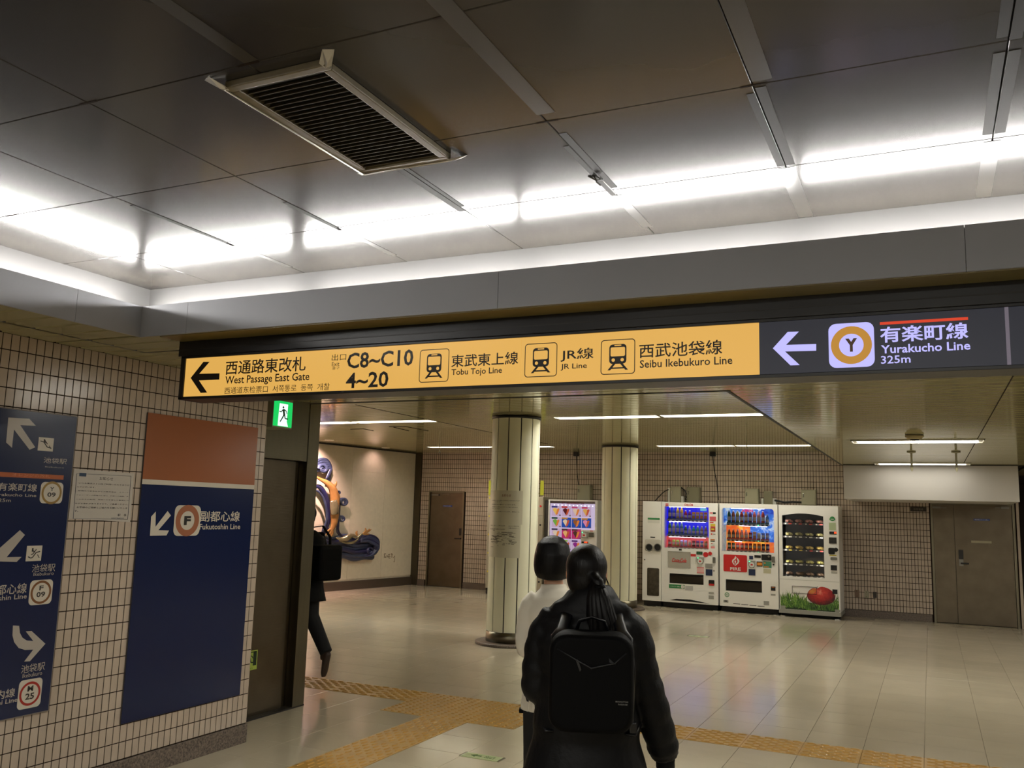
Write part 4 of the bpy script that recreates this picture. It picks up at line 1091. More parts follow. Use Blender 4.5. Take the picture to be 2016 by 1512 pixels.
BLT = flat('tag_blue', 110, 130, 170); RDT = flat('tag_red', 214, 110, 110)
T, S, N_, B_ = 'tall', 'short', 'can', 'carton'
shelf_row(km, sx0, sx1, z1, 10, [T, T, T, T, S, S, B_, B_, B_, B_], [C_(50, 70, 150), C_(50, 70, 150), C_(205, 170, 60), C_(205, 165, 60), C_(170, 30, 40), C_(110, 40, 120), C_(220, 150, 50), C_(215, 150, 50), C_(226, 140, 60), C_(226, 140, 60)], BLT)
shelf_row(km, sx0, sx1, z2, 10, [T, T, T, T, S, S, S, S, S, S], [C_(70, 130, 70), C_(170, 160, 120), C_(80, 120, 130), C_(80, 120, 130), C_(90, 130, 70), C_(170, 170, 190), C_(70, 160, 120), C_(70, 160, 120), C_(150, 120, 100), C_(150, 120, 110)], BLT)
shelf_row(km, sx0, sx1, z3, 10, [N_, N_, N_, N_, N_, N_, N_, N_, N_, N_], [C_(190, 60, 60), C_(170, 200, 90), C_(170, 200, 90), C_(190, 180, 220), C_(190, 180, 220), C_(230, 160, 130), C_(110, 40, 30), C_(90, 40, 110), C_(90, 100, 190), C_(190, 120, 60)], RDT)
vpart(km, 'sticker', [(607, 222, 660, 247)], glow('sticker_cyan', 110, 190, 210, .8), -.02)
q = MB(); vtext(q, 'Coca-Cola', (470, 180, 545, 202), RED, .002, .035, .35); q.build('logo', km)
a, b, c, d = ad; q = MB(); q.box(a, VY-.002, b, c, VY+.004, d, mat('ad_pane_grey', rgb(172, 168, 156), .2)); q.build('ad_pane', km)
q = MB()
for r in [(a-.006, b-.006, c+.006, b), (a-.006, d, c+.006, d+.006), (a-.006, b, a, d), (c, b, c+.006, d)]: q.box(r[0], VY-.006, r[1], r[2], VY+.002, r[3], GREYP)
q.build('ad_frame', km)
q = MB(); vtext(q, 'Coca-Cola', (364, 650, 489, 692), RED, .004, .025, .4)
cc = [onY(*K7(*p), VY) for p in [(372, 684), (400, 680), (430, 690), (462, 684), (482, 690)]]
q.tube([(p.x, VY-.004, p.z) for p in cc], [.002, .004, .003, .004, .001], RED, 5); q.build('logo', km)
CST = flat('sticker_dark', 40, 34, 34)
for r, mt_ in [((690, 255, 715, 271), PNK), ((717, 256, 741, 272), CST), ((690, 293, 743, 335), flat('sticker_rose', 205, 92, 96)), ((691, 340, 722, 350), RED), ((696, 356, 738, 378), YLW), ((696, 378, 738, 390), RED), ((696, 390, 738, 425), flat('sticker_brown', 150, 50, 30)), ((703, 396, 730, 412), YLW), ((699, 438, 712, 450), RED), ((716, 442, 738, 450), GREYP), ((696, 487, 733, 499), ORG), ((696, 501, 733, 511), CST), ((698, 520, 733, 546), LABW), ((701, 523, 714, 530), RED), ((699, 550, 733, 568), PNK), ((308, 178, 333, 203), PNK), ((308, 196, 333, 203), RED)]:
    vpart(km, 'sticker', [r], mt_, .0035 if r[1] not in (396, 523, 196) else .005)
vpart(km, 'display', [(424, 573, 448, 587)], BLACK); vpart(km, 'label', [(525, 615, 570, 639)], RED, .003); vpart(km, 'label', [(527, 642, 569, 702)], LABW, .0025)
q = MB(); vbox(q, R7(575, 594, 627, 623), flat('display_green_dark', 20, 50, 30)); vtext(q, '■□▪■', (585, 603, 618, 613), GREENP, .008); q.build('display', km)
def reader(parent, r):
    a, b, c, d = R7(*r); w_, h_ = c-a, d-b
    q = MB(); q.prism([(a, d), (c, d), (c, b+h_*.35), (c-w_*.2, b), (a+w_*.2, b), (a, b+h_*.35)], 'y', VY-.02, VY, GREYP); q.build('card_reader', parent)
    q = MB(); q.prism(circ((a+c)/2, b+h_*.42, w_*.36, 16), 'y', VY-.024, VY-.02, LABW); q.prism(rrect((a+c)/2, b+h_*.42, w_*.3, h_*.2, .004, 3), 'y', VY-.026, VY-.024, RED); q.box(a+w_*.1, VY-.022, d-h_*.2, a+w_*.3, VY-.0195, d-h_*.08, GLED); q.build('reader_face', parent)
reader(km, (578, 641, 639, 706))
vdisc(km, 'sticker', 655, 622, .045, REDD, .004); vdisc(km, 'sticker', 693, 612, .033, RED, .006)
vround(km, 'coin_lever', (715, 643, 740, 696), .012, GREYM, .015); vpart(km, 'bill_plate', [(651, 698, 714, 739)], GREYP, .008); vpart(km, 'label', [(578, 727, 640, 786)], flat('label_palepink', 224, 180, 176), .003)
vpart(km, 'label', [(578, 727, 640, 740), (578, 772, 640, 786)], PNK, .004); vpart(km, 'reader_plate', [(655, 748, 713, 805)], NAVP); vdisc(km, 'keyhole', 726, 762, .013, GREYM)
def outlet(parent, r):
    a, b, c, d = r; q = MB(); q.box(a, VY+.035, b, c, VY+.045, d, DKR); q.build('slot_back', parent)
    q = MB(); q.box(a+.006, VY+.01, b+.09*(d-b), c-.006, VY+.014, d-.03, DKGL); q.build('slot_flap', parent)
outlet(km, o1)
q = MB(); vbox(q, R7(338, 876, 472, 917), GREENP, out=.003); vtext(q, 'エコるパワー節電', (350, 888, 430, 905), LABW, .0045); q.build('label', km)
q = MB(); c = onY(*K7(455, 899), VY); q.lathe([(.031, -.005), (.031, -.003)], (c.x, VY, c.z), LABW, 18, 'y'); q.build('label', km)
vpart(km, 'label', [(478, 889, 545, 932)], flat('label_palegrey', 190, 188, 184), .0025)
vround(km, 'coin_return', (680, 839, 730, 891), .015, BLACK, .008); vround(km, 'coin_return_lip', (683, 872, 728, 890), .01, REDD, .012)
vpart(km, 'plate', [(680, 944, 725, 964), (680, 973, 725, 1007)], GREYP, .004)
q = MB(); p = [onY(*K7(*k), VY) for k in [(345, 1014), (400, 1003), (520, 1010), (600, 1026), (690, 1047), (560, 1033), (450, 1022)]]; q.prism([(v.x, v.z) for v in p], 'y', VY-.002, VY+.01, DKR); q.build('bottom_dark_wedge', km)  # flat dark wedge low on the machine front
# ---- second drink machine (orange and blue backdrop)
JX0, JX1 = onY(*K7(774, 640), VY).x, onY(*K7(1280, 640), VY).x
jm = thing('vending_machine', 'white drink vending machine with orange and blue backdrop and red flame panel', 'vending machine')
w2 = R7(792, 218, 1246, 610); o2 = R7(827, 834, 1140, 952)
q = MB(); q.slab(JX0, JX1, .10, TOPZ, VY+.05, VY+.164, [(w2[0], w2[2], w2[1], w2[3])], WHITE); q.box(JX0, VY+.164, .10, JX1, VY+.72, TOPZ, WHITE); q.build('cabinet', jm)
MB().slab(JX0+.002, JX1-.002, .10, TOPZ, VY, VY+.05, [(w2[0], w2[2], w2[1], w2[3]), (o2[0], o2[2], o2[1], o2[3])], WHITE).build('door', jm); machine_feet(jm, JX0, JX1)
a, b, c, d = w2
q = MB()
for (cx, cz, sx, sz) in ((a, d, 1, -1), (c, d, -1, -1)):
    r = .05; q.prism([(cx, cz)]+[(cx+sx*r-sx*r*math.cos(t), cz+sz*r-sz*r*math.sin(t)) for t in [k*PI/12 for k in range(7)]], 'y', VY-.0005, VY+.05, WHITE)
q.build('window_corner', jm)
def backdrop(name, stops, scale, strength=.75):
    M = bpy.data.materials.new(name); M.use_nodes = True; N = M.node_tree.nodes; L = M.node_tree.links; bs = N['Principled BSDF']
    tc = N.new('ShaderNodeNewGeometry'); nz = N.new('ShaderNodeTexNoise'); nz.inputs['Scale'].default_value = scale; nz.inputs['Detail'].default_value = 3; nz.inputs['Distortion'].default_value = 1.2
    cr = N.new('ShaderNodeValToRGB'); L.new(tc.outputs['Position'], nz.inputs['Vector']); L.new(nz.outputs[0], cr.inputs[0])
    el = cr.color_ramp.elements
    while len(el) < len(stops): el.new(.5)
    for e, (p_, col) in zip(el, stops): e.position = p_; e.color = (*col, 1)
    L.new(cr.outputs[0], bs.inputs['Base Color']); L.new(cr.outputs[0], bs.inputs['Emission Color']); bs.inputs['Emission Strength'].default_value = strength
    return M
SKYP = backdrop('sky_backdrop', [(.3, C_(30, 60, 170)), (.5, C_(60, 120, 200)), (.62, C_(200, 214, 224)), (.8, C_(70, 150, 190))], 6)
SUNP = backdrop('orange_backdrop', [(.3, C_(220, 90, 40)), (.5, C_(235, 130, 50)), (.65, C_(240, 190, 70)), (.8, C_(220, 80, 50))], 6)
PALEP = backdrop('pale_backdrop', [(.35, C_(150, 170, 170)), (.5, C_(190, 190, 190)), (.7, C_(120, 160, 180))], 5, .35)
r1, r2, r3 = zrow(358, 1020), zrow(495, 1020), zrow(590, 1020); xm = onY(*K7(1025, 400), VY).x
q = MB(); q.plate('y', VY+.15, a, r1-.03, c, d, SKYP); q.plate('y', VY+.15, xm, r2-.03, c, r1-.03, SKYP); q.build('back_print', jm)
q = MB(); q.plate('y', VY+.149, a+.05, r2-.03, xm, r1-.03, SUNP); q.plate('y', VY+.15, a+.05, b, c, r2-.03, SUNP); q.build('back_print', jm)
q = MB(); q.plate('y', VY+.1495, a, b, a+.05, r1-.03, PALEP); q.box(a, VY+.0, b, a+.002, VY+.15, d, PALEP); q.box(c-.002, VY, b, c, VY+.15, d, SKYP); q.build('back_print', jm)
MB().box(a, VY+.010, b, c, VY+.013, d, GLASS).build('window_pane', jm)
for z, x0, x1 in ((d-.004, .16, .16), (r1-.035, .3, .12), (r2-.035, .22, .55)): MB().box(a+x0, VY+.022, z-.004, c-x1, VY+.036, z+.002, STRIP).build('shelf_light', jm)
sx0, sx1 = onY(*K7(832, 400), VY).x, onY(*K7(1200, 400), VY).x
shelf_row(jm, sx0, sx1, r1, 10, [T, T, T, T, T, T, T, T, T, S], [C_(40, 100, 60), C_(140, 70, 45), C_(150, 140, 60), C_(150, 40, 30), C_(180, 120, 60), C_(100, 60, 110), C_(210, 110, 90), C_(220, 170, 170), C_(200, 70, 40), C_(110, 160, 190)], flat('tag_teal', 90, 130, 140), greens=(7,))
shelf_row(jm, sx0, sx1, r2, 10, [S, S, S, S, S, N_, B_, N_, N_, N_], [C_(150, 100, 60), C_(120, 95, 70), C_(170, 130, 110), C_(210, 150, 130), C_(210, 150, 130), C_(150, 40, 60), C_(200, 140, 90), C_(210, 210, 190), C_(110, 130, 190), C_(150, 140, 180)], RDT, greens=(7,))
shelf_row(jm, sx0, sx1, r3, 10, [N_]*10, [C_(60, 90, 40), C_(60, 90, 40), C_(190, 50, 50), C_(190, 50, 50), C_(180, 40, 40), C_(180, 40, 40), C_(225, 130, 30), C_(225, 130, 30), C_(80, 50, 60), C_(80, 40, 80)], RDT, greens=(7,))
q = MB(); vtext(q, 'KIRIN', (968, 230, 1058, 256), glow('logo_pinkred', 226, 36, 72, 1.0), -.025, .03); q.build('logo', jm)
fr = R7(808, 619, 1012, 775); q = MB(); q.prism(rrect((fr[0]+fr[2])/2, (fr[1]+fr[3])/2, fr[2]-fr[0], fr[3]-fr[1], .02, 4), 'y', VY-.004, VY+.002, REDD); q.build('red_panel', jm)
q = MB(); vtext(q, 'FIRE', (866, 729, 958, 761), LABW, .0055, .03)
def pv(q, pts, mt, off): vs = [onY(*K7(*p), VY-off) for p in pts]; q.add([(v.x, VY-off, v.z) for v in vs], [tuple(range(len(vs)))[::-1]], mt)
pv(q, [(912, 632), (900, 655), (884, 668), (881, 685), (890, 700), (905, 718), (900, 700), (893, 688), (896, 672), (912, 662), (920, 648)], LABW, .0055)
pv(q, [(922, 645), (940, 664), (945, 680), (936, 698), (918, 712), (907, 722), (914, 702), (926, 692), (930, 678), (924, 664)], LABW, .0055)
pv(q, [(908, 668), (918, 682), (912, 696), (903, 706), (905, 690), (902, 680)], LABW, .0055); q.build('logo', jm)
vpart(jm, 'label', [(1030, 631, 1064, 664)], NAVP, .003); vpart(jm, 'display', [(1075, 626, 1130, 650)], BLACK); vround(jm, 'coin_slot', (1136, 620, 1222, 674), .012, BLACK, .012)
c = onY(*K7(1200, 638), VY); q = MB(); q.lathe([(.034, -.02), (.034, -.01)], (c.x, VY, c.z), BLACK, 18, 'y'); q.lathe([(.018, -.024), (.018, -.02)], (c.x, VY, c.z), CHROME, 14, 'y'); q.build('coin_knob', jm)
reader(jm, (1022, 672, 1085, 736)); vpart(jm, 'display', [(1094, 681, 1146, 725)], BLACK, .006); vpart(jm, 'screen', [(1099, 690, 1141, 716)], glow('screen_orange', 176, 104, 30, .9), .008)
vpart(jm, 'sticker', [(1150, 679, 1223, 739)], flat('sticker_green', 70, 130, 100), .003); vpart(jm, 'sticker', [(1158, 722, 1200, 733), (1158, 690, 1172, 700)], ORG, .0045); vpart(jm, 'label', [(1153, 743, 1218, 786)], flat('label_cream', 196, 192, 160), .003)
vround(jm, 'coin_lever', (1226, 638, 1252, 692), .012, GREYM, .015); vdisc(jm, 'keyhole', 1240, 708, .014, BLACK); vpart(jm, 'reader_plate', [(1025, 746, 1083, 803)], NAVP)
outlet(jm, o2); vpart(jm, 'coin_return', [(1217, 896, 1257, 935)], BLACK, .008); vpart(jm, 'coin_return_lip', [(1224, 900, 1250, 908)], ORG, .010); vpart(jm, 'plate', [(1217, 960, 1257, 977), (1155, 1021, 1202, 1060)], GREYP, .004)
vdisc(jm, 'eco_mark', 838, 968, .040, GREENP, .003); vdisc(jm, 'eco_mark', 838, 968, .030, LABW, .0045)
q = MB(); vtext(q, 'eco', (829, 960, 847, 976), GREENP, .006); q.build('lettering', jm)
vpart(jm, 'label', [(808, 1013, 850, 1037)], GREYP, .003); vpart(jm, 'label', [(817, 1017, 840, 1028)], BLACK, .0045)
for k in range(4): vpart(jm, 'vent_slot', [(892+k*70, 1042+k*7, 952+k*70, 1051+k*7)], DKR, .003)
# ---- snack and salad machine
NX0, NX1 = onY(*K7(1288, 700), VY).x, onY(*K7(1808, 700), VY).x
nm_ = thing('vending_machine', 'white snack vending machine with dark window and a red apple printed over grass', 'vending machine')
w3 = R7(1312, 262, 1680, 828)
q = MB(); q.slab(NX0, NX1, .12, TOPZ-.004, VY+.05, VY+.40, [(w3[0], w3[2], w3[1], w3[3])], WHITE); q.box(NX0, VY+.40, .12, NX1, VY+.74, TOPZ-.004, WHITE); q.build('cabinet', nm_)
MB().slab(NX0+.002, NX1-.002, .12, TOPZ-.004, VY, VY+.05, [(w3[0], w3[2], w3[1], w3[3])], WHITE).build('door', nm_)
MB().box(NX0-.01, VY-.02, .055, NX1+.01, VY+.74, .12, GREYP).build('plinth', nm_); machine_feet(nm_, NX0, NX1)
a, b, c, d = w3
DIM = flat('snack_inner', 40, 42, 46, .6)
q = MB(); q.plate('y', VY+.398, a, b, c, d, DIM); q.box(a-.002, VY+.05, b, a, VY+.4, d, DIM); q.box(c, VY+.05, b, c+.002, VY+.4, d, DIM); q.build('inner_lining', nm_)
MB().box(a, VY+.010, b, c, VY+.013, d, GLASS).build('window_pane', nm_)
q = MB(); hgt = .055; xs = [a+(c-a)*k/12 for k in range(13)]
q.prism([(a, d+.001)]+[(x, d-hgt+hgt*math.sin(PI*(.08+.84*k/12))*1.0) for k, x in enumerate(xs)]+[(c, d+.001)], 'y', VY-.001, VY+.05, WHITE); q.build('window_arch', nm_)
shz = [zrow(348, 1500), zrow(462, 1500), zrow(578, 1500), zrow(702, 1500), zrow(806, 1500)]
q = MB()
for z in shz: q.box(a, VY+.09, z-.035, c, VY+.39, z-.008, mat('snack_shelf', rgb(58, 56, 54), .5))
q.build('shelf', nm_)
q = MB(); LT = flat('tag_pale', 190, 186, 170); RTG = flat('tag_redsnack', 170, 50, 40); YT = flat('tag_yellow', 205, 180, 60); pw = (c-a)/4.0
for ri, z in enumerate(shz):
    for k in range(4):
        q.box(a+pw*k+.035, VY+.085, z-.030, a+pw*k+.055, VY+.09, z-.012, LT)
        q.box(a+pw*k+.095, VY+.085, z-.030, a+pw*k+.145, VY+.09, z-.012, [RTG, LT, YT if k < 2 else RTG, LT, LT][ri])
q.build('price_tag', nm_, kind='stuff')
for xx, ang in ((a+.03, -1), (c-.03, 1)):
    L = bpy.data.lights.new('pack_fill_light', 'AREA'); L.energy = 1.5; L.size = .04; L.size_y = d-b-.1; L.shape = 'RECTANGLE'; L.color = (1, .95, .86)  # area lights added inside the window to brighten the packs
    o = bpy.data.objects.new('pack_fill_light', L); COL.objects.link(o); o.parent = nm_; o.location = (xx, VY+.035, (b+d)/2); o.rotation_euler = (math.radians(90), 0, math.radians(ang*55))
# salad packs: things of their own
PC = mat('pack_filling', (.5, .4, .3), .6, objcol=True, noise=(60, .4)); PCL = glassmat('pack_clear_plastic', (.9, .9, .9), 1.3, .1)
rowname = ['top', 'second', 'middle', 'fourth', 'bottom']; colname = ['leftmost', 'second from the left', 'third from the left', 'rightmost']
looks = [(C_(160, 110, 96), 'dark leafy'), (C_(180, 170, 110), 'pale green'), (C_(205, 175, 95), 'yellow'), (C_(190, 180, 100), 'lettuce green'), (C_(150, 122, 98), 'brownish')]
q = MB()
for s in range(7):
    random.seed(s); q.ball((random.uniform(-.035, .035), random.uniform(-.03, .03), .026+random.uniform(0, .018)), (.036, .032, .024), PC, 8, 6)
fillm = q.build('filling')
q = MB(); q.prism(rrect(0, 0, .125, .10, .012, 3), 'z', 0, .004, PCL); v = rrect(0, 0, .13, .105, .012, 3); v2 = rrect(0, 0, .11, .085, .012, 3); n = len(v)
q.add([(x, y, .004) for x, y in v]+[(x, y, .062) for x, y in v2], [(k, (k+1) % n, (k+1) % n+n, k+n) for k in range(n)]+[tuple(range(n, 2*n))], PCL); lidm = q.build('tray')
for ri, z in enumerate(shz):
    for k in range(4):
        t = thing('salad_pack', f'clear pack, {looks[ri][1]} filling, {colname[k]} on {rowname[ri]} shelf of snack machine', 'food pack', (a+pw*(k+.5)+.002, VY+.16, z-.0075), group='packs in the snack machine')
        for mm in (fillm, lidm):
            o = mm.copy(); COL.objects.link(o); o.parent = t; o.color = (*looks[ri][0], 1)
bpy.data.objects.remove(fillm); bpy.data.objects.remove(lidm)
# controls
q = MB(); vtext(q, 'FRESH', (1733, 312, 1762, 322), LABW, .006); vbox(q, R7(1723, 308, 1772, 326), GREENP, out=.004); c_ = onY(*K7(1747, 313), VY); q.lathe([(.040, -.0035), (.040, 0)], (c_.x, VY, c_.z), GREENP, 16, 'y'); q.build('badge', nm_)
vpart(nm_, 'label', [(1718, 346, 1778, 413)], flat('label_palegreen', 176, 190, 150), .003); vpart(nm_, 'display', [(1722, 422, 1783, 447)], BLACK, .006); vpart(nm_, 'display_glow', [(1763, 425, 1782, 441)], RLED, .007)
vpart(nm_, 'keypad', [(1718, 473, 1784, 528)], BLACK, .008)
q = MB(); 
for i in range(4):
    for j in range(3): vbox(q, R7(1724+i*14, 479+j*15, 1734+i*14, 489+j*15), flat('key_grey', 60, 56, 50), out=.010)
q.build('key', nm_, kind='stuff')
vround(nm_, 'coin_slot', (1713, 562, 1770, 620), .02, BLACK, .012); vdisc(nm_, 'coin_knob', 1779, 580, .034, BLACK, .02); vpart(nm_, 'label', [(1722, 623, 1783, 633)], YLW, .003)
vround(nm_, 'coin_lever', (1731, 643, 1790, 672), .014, GREYM, .014); vpart(nm_, 'bill_slot', [(1733, 712, 1788, 760)], BLACK, .008); vpart(nm_, 'label', [(1738, 766, 1790, 787)], flat('label_grey', 180, 178, 168), .003)
q = MB(); r_ = R7(1282, 838, 1815, 852); q.box(NX0+.01, VY-.001, (r_[1]+r_[3])/2-.002, NX1-.01, VY+.002, (r_[1]+r_[3])/2+.002, GREYP); q.build('door_seam', nm_)
# printed grass and apple on the lower door
GB = mat('print_grass', rgb(70, 110, 40), .45, island=.45); GBD = mat('print_grass_dark', rgb(30, 62, 22), .45, island=.4); GBL = mat('print_grass_light', rgb(122, 158, 66), .45, island=.3)
gx0, gx1 = NX0+.015, NX1-.02; gz0 = zrow(1105, 1550); gz1 = zrow(960, 1550)
q = MB(); q.plate('y', VY-.0010, gx0, gz0, gx1, gz0+.13, GBD); random.seed(5)
def blade(x, z, h, lean, wd, mt, off): q.add([(max(gx0, x-wd), VY-off, z), (min(gx1, x+wd), VY-off, z), (min(gx1, max(gx0, x+lean*.5+wd*.6)), VY-off, z+h*.6), (min(gx1, max(gx0, x+lean)), VY-off, z+h), (min(gx1, max(gx0, x+lean*.5-wd*.6)), VY-off, z+h*.6)], [(0, 1, 2, 3, 4)], mt)
for k in range(620):
    x = random.uniform(gx0, gx1); t_ = (x-gx0)/(gx1-gx0); top = .30+.05*math.sin(t_*9)-.10*(.45 < t_ < .9)
    z = gz0+random.uniform(.02, top-.16); blade(x, z, random.uniform(.05, .17), random.uniform(-.09, .09), random.uniform(.004, .011), random.choice([GB, GB, GBL]), .0012+k*1.2e-6)
q.build('printed_grass', nm_)
ap = onY(*K7(1650, 978), VY)
def radial_print(name, centre, scale, stops, noise=.0):
    M = bpy.data.materials.new(name); M.use_nodes = True; N = M.node_tree.nodes; L = M.node_tree.links; bs = N['Principled BSDF']; bs.inputs['Roughness'].default_value = .35
    g = N.new('ShaderNodeNewGeometry'); su = N.new('ShaderNodeVectorMath'); su.operation = 'SUBTRACT'; su.inputs[1].default_value = centre
    sc = N.new('ShaderNodeVectorMath'); sc.operation = 'MULTIPLY'; sc.inputs[1].default_value = scale; ln = N.new('ShaderNodeVectorMath'); ln.operation = 'LENGTH'
    L.new(g.outputs['Position'], su.inputs[0]); L.new(su.outputs[0], sc.inputs[0]); L.new(sc.outputs[0], ln.inputs[0])
    nz = N.new('ShaderNodeTexNoise'); nz.inputs['Scale'].default_value = 30; L.new(g.outputs['Position'], nz.inputs['Vector'])
    ma = N.new('ShaderNodeMath'); ma.operation = 'MULTIPLY_ADD'; ma.inputs[1].default_value = .35; L.new(nz.outputs[0], ma.inputs[0]); L.new(ln.outputs['Value'], ma.inputs[2])
    cr = N.new('ShaderNodeValToRGB'); el = cr.color_ramp.elements
    while len(el) < len(stops): el.new(.5)
    for e, (p_, col) in zip(el, stops): e.position = p_; e.color = (*C_(*col), 1)
    L.new(ma.outputs[0], cr.inputs[0]); L.new(cr.outputs[0], bs.inputs['Base Color']); return M
APM = radial_print('print_apple', (ap.x-.02, VY, ap.z+.055), (2.6, 0, 3.4), [(.18, (232, 140, 120)), (.34, (206, 66, 56)), (.6, (160, 28, 32)), (.85, (74, 14, 22))])
q = MB(); pts = []
for k in range(48):
    a_ = 2*PI*k/48; rx, rz = .222, .150; dent = .030*math.exp(-((a_-PI*.6)/.20)**2)
    pts.append((ap.x+rx*math.cos(a_)*(1-.05*math.sin(a_)), ap.z+(rz-dent)*math.sin(a_)))
q.add([(x, VY-.0024, z) for x, z in pts], [tuple(range(48))], APM); q.build('printed_apple', nm_)
q = MB(); q.add([(ap.x+x, VY-.0028, ap.z+z) for x, z in [(-.205, .03), (-.17, .085), (-.11, .115), (-.07, .118), (-.075, .06), (-.12, .03), (-.17, .015)]], [(6, 5, 4, 3, 2, 1, 0)], radial_print('print_apple_yellow', (ap.x-.14, VY, ap.z+.07), (5, 0, 5), [(.1, (214, 150, 70)), (.5, (200, 96, 52)), (.8, (180, 50, 44))]))
q.add([(ap.x+x, VY-.0028, ap.z+z) for x, z in [(-.068, .115), (-.060, .118), (-.050, .150), (-.058, .152)]], [(0, 1, 2, 3)], flat('print_stalk', 66, 44, 30)); q.build('printed_apple_tone', nm_)
q = MB()
for k in range(60):
    x = random.uniform(ap.x-.22, ap.x+.24); x = min(x, gx1-.02); blade(x, gz0+.02, random.uniform(.07, .12), random.uniform(-.05, .05), .008, random.choice([GB, GBD]), .0032+k*2e-6)
q.build('printed_grass', nm_)
fx = R7(1400, 890, 1612, 968); q = MB(); t_ = .007
for r in [(fx[0], fx[1], fx[2], fx[1]+t_), (fx[0], fx[3]-t_, fx[2], fx[3]), (fx[0], fx[1], fx[0]+t_, fx[3]), (fx[2]-t_, fx[1], fx[2], fx[3])]: q.box(r[0], VY-.006, r[1], r[2], VY, r[3], flat('flap_edge', 40, 30, 20))
q.build('flap_frame', nm_)
vpart(nm_, 'coin_return', [(1748, 921, 1792, 964)], BLACK, .008)
q = MB(); g_ = R7(1345, 1097, 1742, 1134); zc = gz0-.012
for k in range(16): q.box(g_[0]+k*(g_[2]-g_[0])/16, VY-.004, zc-.014, g_[0]+(k+.6)*(g_[2]-g_[0])/16, VY, zc+.012, GREYP)
q.build('grille_bar', nm_, kind='stuff'); MB().box(gx0, VY-.002, zc-.018, gx1, VY, zc+.014, LABW).build('grille_strip', nm_)
vpart(nm_, 'label', [(1298, 1060, 1343, 1103), (1770, 1095, 1815, 1120)], GREYP, .005)

# ---- ice cream machine
KI = lambda zx, zy: (1060+zx/11.633, 970+zy/11.633)
RI = lambda a, b, c, d: rect_y(VY, *KI(a, b), *KI(c, d))
im = thing('vending_machine', 'white ice cream vending machine with bright picture cards, behind the two walkers', 'vending machine')
IX0, IX1 = onY(*KI(218, 900), VY).x, onY(*KI(1325, 900), VY).x; IZ = 1.865
wi = RI(262, 180, 1283, 1340); wz0 = wi[1]-.12
q = MB(); q.box(IX0, VY+.05, .1, IX1, VY+.72, IZ, mat('ice_side_grey', rgb(176, 174, 162), .4), .004); q.build('cabinet', im)
MB().slab(IX0, IX1, .1, IZ, VY, VY+.05, [(wi[0], wi[2], wz0, wi[3])], WHITE).build('door', im); machine_feet(im, IX0, IX1)
q = MB(); q.plate('y', VY+.045, wi[0], wz0, wi[2], wi[3], glow('ice_backlight', 214, 196, 226, .85)); q.build('back_print', im)
hd = RI(262, 180, 1283, 262); q = MB(); q.box(hd[0], VY+.02, hd[1], hd[2], VY+.04, hd[3], flat('ice_header', 176, 160, 160)); q.build('header', im)
q = MB(); a, b, c, d = RI(535, 205, 1040, 272); q.text('17  seventeen ice', 'y', VY+.018, a, b, c, d, flat('ice_logo_red', 190, 50, 60), .02); q.build('logo', im)
q = MB()
for k in range(11):
    c_ = onY(*KI(350+k*88, 278+k*3), VY); q.ball((c_.x, VY+.03, c_.z), .008, STRIP, 8, 6)
q.build('led', im)
MB().box(wi[0], VY+.010, wz0, wi[2], VY+.013, wi[3], GLASS).build('window_pane', im)
cards = [(0, 0, (60, 60, 130), (235, 190, 90), 0), (1, 0, (205, 60, 60), (90, 30, 30), 0), (2, 0, (205, 70, 120), (230, 200, 170), 0), (3, 0, (205, 60, 100), (225, 170, 90), 0),
         (0, 1, (40, 80, 60), (120, 175, 70), 0), (1, 1, (200, 140, 60), (230, 205, 170), (40, 80, 170)), (2, 1, (200, 140, 60), (150, 90, 50), (40, 80, 170)), (3, 1, (200, 140, 60), (225, 140, 170), (40, 80, 170)),
         (0, 2, (70, 60, 90), (225, 205, 180), 0), (1, 2, (90, 60, 50), (235, 180, 110), (190, 50, 110)), (2, 2, (90, 60, 50), (80, 50, 40), (190, 50, 110)),
         (0, 3, (205, 60, 100), (230, 190, 120), 0), (1, 3, (150, 190, 60), (225, 180, 60), 0), (2, 3, (80, 30, 110), (140, 40, 130), 0), (0, 4, (60, 60, 130), (220, 200, 180), 0), (1, 4, (200, 60, 60), (160, 60, 60), 0), (2, 4, (40, 90, 60), (200, 180, 90), 0)]
for i, j, hc, cc_, bg in cards:
    x0 = 290+i*230; y0 = 300+j*257+i*8; a, b, c, d = RI(x0, y0, x0+212, y0+236); w_, h_ = c-a, d-b
    q = MB(); q.box(a, VY+.03, b, c, VY+.034, d, glow('card_%d_%d_%d' % bg, *bg, .8) if bg else glow('card_lilac', 205, 176, 205, .8))
    q.box(a, VY+.026, d-h_*.17, a+w_*.62, VY+.03, d, glow('cardhead_%d_%d_%d' % hc, *hc, .7))
    mt_ = glow('cone_%d_%d_%d' % cc_, *cc_, .8); mk = glow('cone_wrap_%d' % (i % 2), *((200, 90, 60) if i % 2 else (225, 130, 60)), .8)
    q.add([(a+w_*x, VY+.025, b+h_*z) for x, z in [(.5, .08), (.14, .6), (.2, .74), (.42, .82), (.6, .7)]], [(0, 1, 2, 3, 4)][::1], mt_)
    q.add([(a+w_*x, VY+.0245, b+h_*z) for x, z in [(.45, .04), (.6, .7), (.75, .78), (.85, .68), (.66, .2)]], [(0, 4, 3, 2, 1)], mk)
    q.add([(a+w_*x, VY+.0243, b+h_*z) for x, z in [(.84, .02), (.98, .02), (.98, .14), (.84, .14)]], [(0, 1, 2, 3)], GREYP)
    q.build('picture_card', im)
q = MB(); a, b, c, d = RI(972, 850, 1283, 1900); q.box(a, VY+.004, b, c, VY+.03, d, WHITE); q.build('control_panel', im)
def ipart(name, r, mt, out): a, b, c, d = RI(*r); MB().box(a, VY-out, b, c, VY+.006, d, mt).build(name, im)
